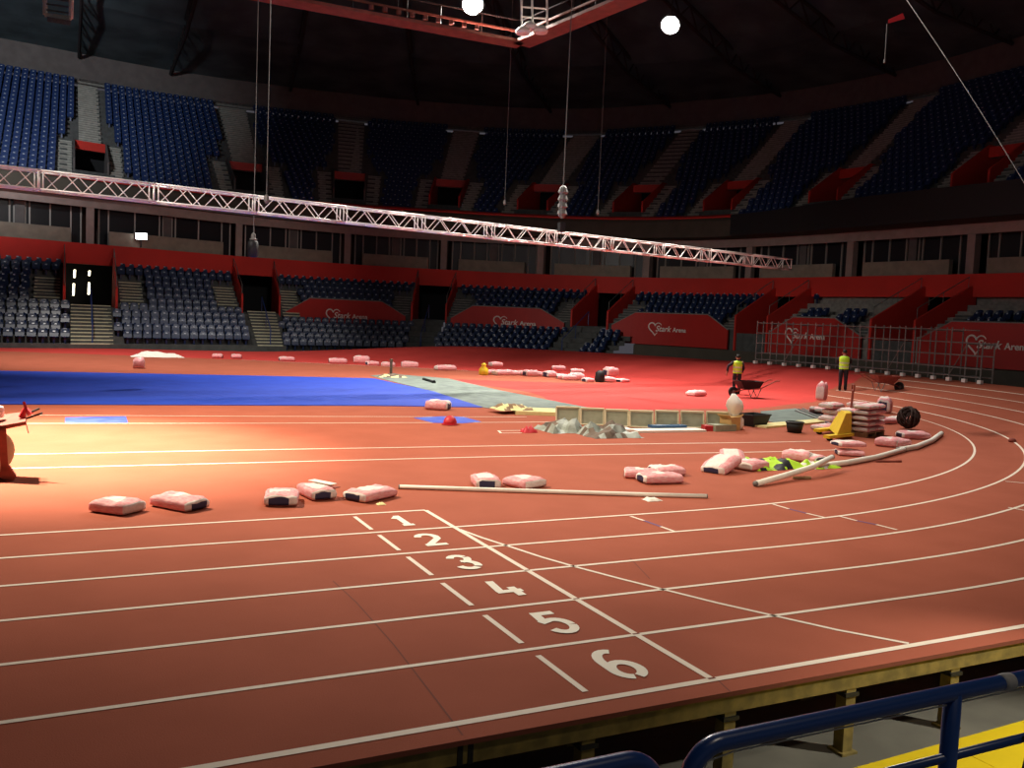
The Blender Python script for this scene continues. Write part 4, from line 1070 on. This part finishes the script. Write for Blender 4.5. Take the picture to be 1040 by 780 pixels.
# ---- wheelbarrows
def wheelbarrow(loc, rz, label, m_tray):
    t = thing('wheelbarrow', label, 'wheelbarrow', loc, rz)
    b = MB(); R1 = lambda x0, x1, w, z: [(x0,-w,z),(x1,-w,z),(x1,w,z),(x0,w,z)]
    b.loft([R1(-.28,.30,.22,.32), R1(-.42,.52,.34,.62), R1(-.40,.50,.32,.62), R1(-.26,.28,.20,.35)]); b.build('tray', m_tray, t, world=False)
    for sy in (-1, 1):
        b = MB(); b.tube([Vector((.62,.06*sy,.2)), Vector((.25,.18*sy,.31)), Vector((-.35,.24*sy,.36)), Vector((-.95,.28*sy,.66)), Vector((-1.08,.28*sy,.66))], .02, 6); b.build('handle', M_rust, t, world=False)
        b = MB(); b.tube([Vector((-.05,.2*sy,.33)), Vector((-.22,.24*sy,.0)), Vector((-.36,.24*sy,.34))], .018, 6); b.build('leg', M_steel, t, world=False)
    b = MB(); Mr = Matrix.Rotation(PI/2, 3, 'X'); b.lathe([(.14,-.05),(.19,-.035),(.20,0),(.19,.035),(.14,.05)], (.64,0,.2), 18, 0, Mr); b.build('tyre', M_black, t, True, world=False)
    b = MB(); b.lathe([(.03,-.06),(.13,-.03),(.13,.03),(.03,.06)], (.64,0,.2), 14, 0, Mr); b.build('hub', M_steel, t, world=False)
    return t
g = G(763, 404); wheelbarrow(g+Vector((0,.15,0)), PI*.93, 'dark wheelbarrow standing beside the left worker', M_black)
g = G(897, 397.5); wheelbarrow(g, -.35, 'rusty brown wheelbarrow parked on the far lanes beside the right worker', M_rust)
# ================================================================== PEOPLE
def skin_body(name, joints, edges, m, parent, sub=2):
    me = bpy.data.meshes.new(name); me.from_pydata([j[0] for j in joints], edges, []); o = bpy.data.objects.new(name, me); C.objects.link(o)
    md = o.modifiers.new('Skin', 'SKIN'); sv = me.skin_vertices[0].data if me.skin_vertices else None
    if sv is None:
        bpy.context.view_layer.objects.active = o
    for i, j in enumerate(joints):
        r = j[1]; me.skin_vertices[0].data[i].radius = r if isinstance(r, tuple) else (r, r); me.skin_vertices[0].data[i].use_root = (i == 0)
    s_ = o.modifiers.new('Subdivision', 'SUBSURF'); s_.levels = sub; s_.render_levels = sub
    dg = bpy.context.evaluated_depsgraph_get(); ev = o.evaluated_get(dg); nm = bpy.data.meshes.new_from_object(ev)
    o.modifiers.clear(); o.data = nm; nm.name = name
    for p in nm.polygons: p.use_smooth = True
    nm.materials.clear(); nm.materials.append(m); o.parent = parent; return o
def worker(loc, rz, label, height, arms, lean=0., head_turn=0.):
    """local frame: facing +y, x right. arms = ((elbow, wrist) right, (elbow, wrist) left)"""
    t = thing('person', label, 'person', loc, rz); k = height/1.78
    V = lambda x, y, z: (x*k, (y+lean*max(0, z-.95))*k, z*k)
    J = [(V(0,0,.96), .13), (V(0,.0,1.12), .125), (V(0,0,1.32), (.15,.11)), (V(0,0,1.46), .075), (V(0,.02,1.55), .052), (V(0,.03,1.64), (.078,.09)), (V(0,.03,1.72), (.072,.082))]
    E = [(0,1),(1,2),(2,3),(3,4),(4,5),(5,6)]
    for sx in (1, -1):
        n = len(J); J += [(V(.10*sx,0,.90), .095), (V(.11*sx,.02,.50), .06), (V(.115*sx,-.02,.10), .042), (V(.12*sx,.10,.035), .038), (V(.125*sx,.17,.03), .03)]; E += [(0,n),(n,n+1),(n+1,n+2),(n+2,n+3),(n+3,n+4)]
    for sx, (el, wr) in zip((1, -1), arms):
        n = len(J); J += [(V(.19*sx,0,1.43), .06), (V(*el), .044), (V(*wr), .032)]; E += [(2,n),(n,n+1),(n+1,n+2)]
        e, w_ = Vector(el), Vector(wr); d = (w_-e).normalized(); pl = w_+d*.09; a = len(J)
        J += [(V(*pl), .034)]; E += [(n+2, a)]
        sdv = d.cross(Vector((0,0,1))); sdv = sdv.normalized() if sdv.length > .1 else Vector((1,0,0))
        for q, ln_ in ((-.03,.085),(-.01,.10),(.01,.095),(.03,.075)):
            f1 = pl+sdv*q+d*ln_*.5; f2 = f1+d*ln_*.35+Vector((0,0,-.03)); b_ = len(J); J += [(V(*f1), .0095), (V(*f2), .008)]; E += [(a, b_), (b_, b_+1)]
        th = pl-d*.05+sdv*-.055; b_ = len(J); J += [(V(*th), .011), (V(*(th+d*.04)), .009)]; E += [(n+2, b_), (b_, b_+1)]
    skin_body('body', J, E, M_skin, t)
    ell = lambda cx, cy, z, rx, ry, n=18: [V(cx+rx*math.cos(2*PI*j/n), cy+ry*math.sin(2*PI*j/n), z) for j in range(n)]
    # jacket torso + sleeves under the vest
    b = MB(); b.loft([ell(0,0,.88,.185,.14), ell(0,0,1.05,.18,.135), ell(0,0,1.3,.205,.14), ell(0,0,1.44,.20,.12), ell(0,.005,1.50,.085,.08)])
    for sx, (el, wr) in zip((1, -1), arms):
        s_, e, w_ = Vector((.19*sx,0,1.42)), Vector(el), Vector(wr); b.tube([Vector(V(*s_)), Vector(V(*s_.lerp(e,.5))), Vector(V(*e)), Vector(V(*e.lerp(w_,.5))), Vector(V(*w_))], [.075*k,.07*k,.062*k,.056*k,.045*k], 12)
    b.build('jacket', M_jacket, t, True, world=False)
    b = MB(); zs = [(.93,.20,.155),(1.0,.198,.155),(1.05,.197,.153),(1.1,.198,.153),(1.17,.203,.153),(1.23,.209,.155),(1.36,.222,.158),(1.44,.215,.14),(1.495,.12,.095)]
    o0 = 0
    for i in range(len(zs)-1): b.loft([ell(0,0,zs[i][0],zs[i][1],zs[i][2]), ell(0,0,zs[i+1][0],zs[i+1][1],zs[i+1][2])], 1 if i in (1, 4) else 0, False)
    b.build('safety_vest', [M_vest, M_band], t, True, world=False)
    b = MB()
    for sx in (1, -1): b.loft([ell(.115*sx,-.015,.06,.06,.065), ell(.112*sx,0,.3,.068,.072), ell(.11*sx,.02,.5,.078,.085), ell(.10*sx,.0,.78,.098,.11), ell(.075*sx,0,.94,.11,.135)])
    b.build('trousers', M_trouser, t, True, world=False)
    for sx in (1, -1):
        b = MB(); b.loft([[V(.12*sx+.05*math.cos(2*PI*j/14)*s_, .06+.135*math.sin(2*PI*j/14)*s_, z) for j in range(14)] for z, s_ in ((0,.95),(.02,1.05),(.06,.95),(.10,.6))]); b.build('boot', M_black, t, True, world=False)
    # head details
    b = MB(); b.loft([[V(.083*s_*math.cos(2*PI*j/16), .015+.098*s_*math.sin(2*PI*j/16)-.012, z) for j in range(16)] for z, s_ in ((1.62,.98),(1.68,1.08),(1.735,1.0),(1.775,.7),(1.79,.25))]); b.build('hair', M_hair, t, True, world=False)
    for sx in (1, -1): b = MB(); b.lathe([(.012,-.012),(.026,-.004),(.022,.012)], V(.085*sx,.02,1.635), 10, 0, Matrix.Rotation(PI/2, 3, 'Y')); b.build('ear', M_skin, t, True, world=False)
    b = MB(); b.lathe([(.018,-.03),(.014,.01),(.006,.03)], V(0,.125,1.635), 8); b.build('nose', M_skin, t, True, world=False)
    for sx in (1, -1): b = MB(); b.lathe([(.010,-.004),(.008,.004)], V(.03*sx,.115,1.655), 8, 0, Matrix.Rotation(PI/2, 3, 'X')); b.build('eye', M_black, t, True, world=False)
    b = MB(); b.box(V(0,.113,1.59), (.045,.012,.009)); b.build('mouth', M_rust, t, world=False)
    return t
g1_ = G(747.5, 400); h1 = 40.0*proj([g1_])[0][2]/F
g2_ = G(855.5, 396.5); h2 = 41.5*proj([g2_])[0][2]/F
worker(g1_, -YAW-.1, 'worker seen from behind in a lime vest, left arm out, beside the dark wheelbarrow', h1, (((.27,.02,1.16),(.25,.22,.98)), ((-.42,-.02,1.24),(-.44,.02,1.0))))
worker(g2_, -YAW-.35, 'worker in a lime vest near the scaffold barrier, arms raised in front', h2, (((.26,.18,1.22),(.12,.40,1.22)), ((-.26,.14,1.2),(-.10,.36,1.14))), .06)

# ================================================================== SCAFFOLD BARRIER
sb = thing('scaffold_barrier', 'long barrier of thin grey scaffold tubes on the bank below the red panels', 'scaffold', G(880, 384))
def s_th(px):
    best = None
    for th in np.arange(.4, 2.6, .004):
        x, y = CX+24.75*math.sin(th), CY-24.75*math.cos(th); p = proj([(x, y, deck_z(x, y))])[0]
        if best is None or abs(p[0]-px) < best[0]: best = (abs(p[0]-px), th)
    return best[1]
tA, tB = s_th(770), s_th(1000); NB = 15
def SP(i, rr, z): th = tA+(tB-tA)*i/NB; x, y = CX+rr*math.sin(th), CY-rr*math.cos(th); return Vector((x, y, deck_z(x, y)+z))
for i in range(NB+1):
    top = 2.15 if i < NB-1 else 1.6
    for rr in (24.55, 25.1):
        b = MB(); b.tube([SP(i, rr, .02), SP(i, rr, top)], .028, 6); b.build('post', M_steel, sb)
    b = MB(); p = SP(i, 24.55, 0); b.box((p.x, p.y, p.z+.07), (.16,.16,.14)); b.build('base_plate', M_white, sb)
    for z in (.25, 2.0 if i < NB-1 else 1.5): b = MB(); b.tube([SP(i, 24.55, z), SP(i, 25.1, z)], .02, 5); b.build('cross_tube', M_steel, sb)
for z in (.22, .55, 1.05, 1.55, 2.05):
    for rr in (24.55, 25.1):
        b = MB(); b.tube([SP(i, rr, z) for i in range(NB+1 if z < 1.6 else NB)], .022, 6); b.build('rail', M_steel, sb)
for i in (2, 9, 13):
    b = MB(); b.tube([SP(i, 24.55, .25), SP(i+1, 24.55, 1.5)], .02, 5); b.build('brace', M_steel, sb)

# ================================================================== CART AT LEFT EDGE
g = G(4, 488); D = proj([g])[0][2]; cart = thing('work_cart', 'rust-red work cart with tools on top at the left edge', 'cart', g)
q = lambda x, y, dz=0.: Vector(at_depth(x, y, D+dz))
b = MB(); b.loft([[q(-70,445), q(26,428), q(27,431.5), q(-70,451)], [q(-70,430,.5), q(26,418,.5), q(27,421,.5), q(-70,436,.5)]]); b.build('table_top', M_rust, cart)
b = MB(); b.loft([[q(-60,436), q(6,432), q(8.5,478), q(-60,486)], [q(-60,434,.45), q(6,430,.45), q(8.5,474,.45), q(-60,481,.45)]]); b.build('side_panel', M_rust, cart)
b = MB(); b.loft([[q(-6,478), q(9,473), q(16.5,484), q(13,489.5), q(-2,485)], [q(-6,476,.2), q(9,471,.2), q(16.5,482,.2), q(13,487.5,.2), q(-2,483,.2)]]); b.build('foot', M_rust, cart)
b = MB(); b.lathe([(.30,-.02),(.33,-.01),(.33,.02),(.25,.03),(.06,.03)], q(-12,458,-.04), 22, 0, (Vector(CAM)-q(-12,458)).to_track_quat('Z','Y').to_matrix()); b.build('wheel', M_rim, cart, True)
b = MB(); b.tube([q(26,429,.2), q(29,440,.2)], .008, 5); b.build('wire', M_wire, cart)
t = thing('hand_tool', 'red clamp tool with two dark handles on the cart top', 'tool', q(28,422,.2))
b = MB(); b.tube([q(22,424,.2), q(26,414,.2), q(31,421,.2)], [.05,.03,.05], 6); b.tube([q(24,408,.2), q(27,416,.2)], .02, 6); b.build('jaw', M_redplastic, t)
for (x0,y0,x1,y1) in ((28,420,40,415),(24,426,43,419.5)):
    b = MB(); b.tube([q(x0,y0,.2), q(x1,y1,.2)], .014, 6); b.build('handle', M_black, t)
p = q(-1,419,.25); b = MB(); b.lathe([(.05,-.07),(.065,-.05),(.065,.06),(.05,.09),(.02,.1)], p, 14); tag(b.build('white_can', M_white, None, True), 'round white can on the cart top at the left edge', 'can')

# ================================================================== NEAR RAILING AND FLOOR
zr = 1.53; pr = Vector(at_depth(900, 718, 2.62)); yr = pr.y; zr = pr.z
def railpt(px, z=None, up0=0.):
    z = zr if z is None else z
    # intersection of the vertical plane y = yr with the column px, at height z
    lo, hi = -4, 4
    for _ in range(50):
        m_ = (lo+hi)/2
        if proj([(m_, yr, z)])[0][0] < px: lo = m_
        else: hi = m_
    return Vector((lo, yr, z))
rl = thing('stand_railing', 'blue tube railing with a post in the bottom right corner', 'railing', Vector((railpt(968).x, yr, .4)))
a = railpt(700); e = Vector((a.x+3.2, yr, zr)); b = MB()
pts = [Vector((a.x, yr, .4)), Vector((a.x, yr, zr-.12))] + [Vector((a.x+.1-.1*math.cos(t_), yr, zr-.1+.1*math.sin(t_))) for t_ in np.linspace(.1, PI/2, 8)] + [Vector((a.x+1, yr, zr)), e]
b.tube(pts, .0245, 14); b.build('top_rail', M_rail, rl, True)
b = MB(); px_ = railpt(968).x; b.tube([Vector((px_, yr, .4)), Vector((px_, yr, zr))], .026, 12); b.build('post', M_rail, rl, True)
b = MB(); b.tube([Vector((a.x, yr, zr-.2)), Vector((e.x, yr, zr-.2))], .014, 10); b.build('lower_rail', M_rail, rl, True)
b = MB(); x_ = railpt(1021).x
b.tube([Vector((x_-.025, yr, zr)), Vector((x_-.01, yr, zr)), Vector((x_+.012, yr, zr)), Vector((x_+.025, yr, zr))], [.0255,.0275,.0265,.0258], 14); tag(b.build('tape_wrap', M_tape, rl, True), 'grey tape wrapped round the top rail')
b = MB(); b.tube([Vector((a.x+.035, yr-.0, zr-.10)), Vector((a.x+.06, yr, zr-.045)), Vector((a.x+.14, yr, zr-.034)), Vector((e.x, yr, zr-.034))], .0025, 5); tag(b.build('pale_wire', M_wire, rl), 'thin pale wire strung under the top rail')
b = MB(); x_ = railpt(1036, zr-.2).x; b.tube([Vector((x_-.01, yr-.02, zr-.19)), Vector((x_+.03, yr-.02, zr-.19)), Vector((x_+.0, yr-.02, zr-.32))], .009, 6); b.build('bracket', M_black, rl)
rl2 = thing('stand_railing', 'end of the next blue tube railing, at the bottom centre', 'railing', Vector((railpt(668).x, yr, .4)))
a2 = railpt(669); b = MB()
pts = [Vector((a2.x, yr, .4)), Vector((a2.x, yr, zr-.12))] + [Vector((a2.x-.1+.1*math.cos(t_), yr, zr-.1+.1*math.sin(t_))) for t_ in np.linspace(.1, PI/2, 8)] + [Vector((a2.x-1, yr, zr)), Vector((a2.x-3, yr, zr))]
b.tube(pts, .0245, 14); b.build('top_rail', M_rail, rl2, True)
b = MB(); b.tube([Vector((a2.x, yr, zr-.2)), Vector((a2.x-3, yr, zr-.2))], .014, 10); b.build('lower_rail', M_rail, rl2, True)
# platform the railing stands on (below the frame)
b = MB(); b.box((-2, yr-1.2, .3), (16, 2.6, .2)); struct(b.build('platform', M_conc), 'concrete viewing platform under the blue railing', 'platform')
# yellow floor boards
fa, fb = Vector(on_z(870, 779, -.66)), Vector(on_z(1040, 731.5, -.66)); d = (fb-fa).normalized(); nrm = Vector((d.y, -d.x, 0))
for i in range(9):
    a_ = fa+d*(-3+1.0*i); c_ = a_+d*.992; b = MB(); b.prism([tuple(p)[:2] for p in (a_+nrm*1.4, c_+nrm*1.4, c_, a_)], -.7, -.66)
    if proj([tuple(c_)])[0][0] > 840: tag(b.build('floor_board', M_yfloor), '%s of the bright yellow floor boards below the railing from the left' % NTH[min(9, max(1, i-1))], 'floor board', 'bright yellow floor boards below the railing')
# plank leaning under the deck
b = MB(); A_, B_ = Vector(at_depth(838, 726, 8.2)), Vector(at_depth(862, 693, 8.5)); t_ = (B_-A_).normalized(); s_ = t_.cross(Vector((0,1,0))).normalized()*.07; n_ = Vector((0,.025,0))
b.hexa([A_-s_-n_, A_+s_-n_, A_+s_+n_, A_-s_+n_, B_-s_-n_, B_+s_-n_, B_+s_+n_, B_-s_+n_]); tag(b.build('loose_plank', M_wood), 'short brown plank leaning under the deck edge', 'plank')

# ================================================================== CAMERA, LIGHT
cam = bpy.data.cameras.new('camera'); co = bpy.data.objects.new('camera', cam); C.objects.link(co)
cam.sensor_fit = 'HORIZONTAL'; cam.sensor_width = 36; cam.lens = F/W*36; cam.clip_start = .05; cam.clip_end = 500
Rm = Matrix((( _r[0], _u[0], -_fw[0]), (_r[1], _u[1], -_fw[1]), (_r[2], _u[2], -_fw[2])))
m4 = Rm.to_4x4(); m4.translation = Vector(CAM); co.matrix_world = m4; bpy.context.scene.camera = co
def spot(loc, aim, W_, ang, blend, col, rad=.4):
    l = bpy.data.lights.new('spot', 'SPOT'); l.energy = W_; l.spot_size = math.radians(ang); l.spot_blend = blend; l.color = col; l.shadow_soft_size = rad
    o = bpy.data.objects.new('spot', l); C.objects.link(o); o.location = loc; o.rotation_euler = (Vector(aim)-Vector(loc)).to_track_quat('-Z', 'Y').to_euler(); return o
WARM = (1, .86, .66); WHITE = (1, .93, .84)
spot((-8, 10, 16), (-5.2, 6.4, 0), 82000, 38, 1.0, WARM)
spot((-10, 12, 17), (-1.5, 6.5, 0), 37000, 62, 1.0, WARM)
for (p, aim), e, tgt in zip(LAMPS, (25000, 20000), ((9, 12, 0), (14, 20, 0))):
    spot(p+aim*.35, tgt, e, 100, 1.0, WHITE)
spot((-6, 26, 20), (0, 33, 0), 26000, 70, .9, WHITE)
spot((12, 8, 22), (15, 8, 0), 10000, 80, 1.0, WHITE)
spot((-14, 24, 18), (-12, 60, 15.5), 38000, 56, 1.0, (.9,.95,1))
spot((1, -13, 13), (4, 5, 0), 6500, 52, 1.0, WARM)  # unseen front fill, added to brighten surfaces facing the camera
spot((1, -13, 13), (3, -9, 0), 900, 100, .9, WARM)
spot((5.2, -9.5, 4.2), (2.2, -7.1, -.66), 1500, 42, .8, (1,.95,.8), .1)  # local spot added to brighten the yellow floor boards
for tgt, e in (((-14, 52, 5.5), 2300), ((5, 54, 3), 4000), ((28, 51, 2.5), 2600), ((38, 40, 2), 2000), ((41, 22, 2), 1500), ((41, 6, 2), 1300)):  # unseen fill spots added to lift the lower stand, upper tier left dim
    spot((6, 24, 11), tgt, e, 44, 1.0, (1,.94,.88), 1.)
def point(loc, W_, col=(1,.94,.88), rad=1.5):
    l = bpy.data.lights.new('fill_light', 'POINT'); l.energy = W_; l.color = col; l.shadow_soft_size = rad
    o = bpy.data.objects.new('fill_light', l); C.objects.link(o); o.location = loc
point((8, 8, 12), 900)  # unseen fill added to light the left worker's back, no fixture here
spot((-14, 7, 15), (4, 18.5, 5.7), 16000, 46, 1.0, (1,.92,.82))  # extra spot added to whiten the left part of the truss
w = bpy.data.worlds.new('world'); bpy.context.scene.world = w; w.use_nodes = True
w.node_tree.nodes['Background'].inputs[0].default_value = (.9, .85, 1, 1); w.node_tree.nodes['Background'].inputs[1].default_value = .065
sc = bpy.context.scene
sc.view_settings.view_transform = 'Standard'; sc.view_settings.look = 'None'; sc.view_settings.gamma = 1; sc.view_settings.exposure = 0
sc.view_settings.use_curve_mapping = False
sc.cycles.use_denoising = True
sc.cycles.max_bounces = 5; sc.cycles.diffuse_bounces = 3
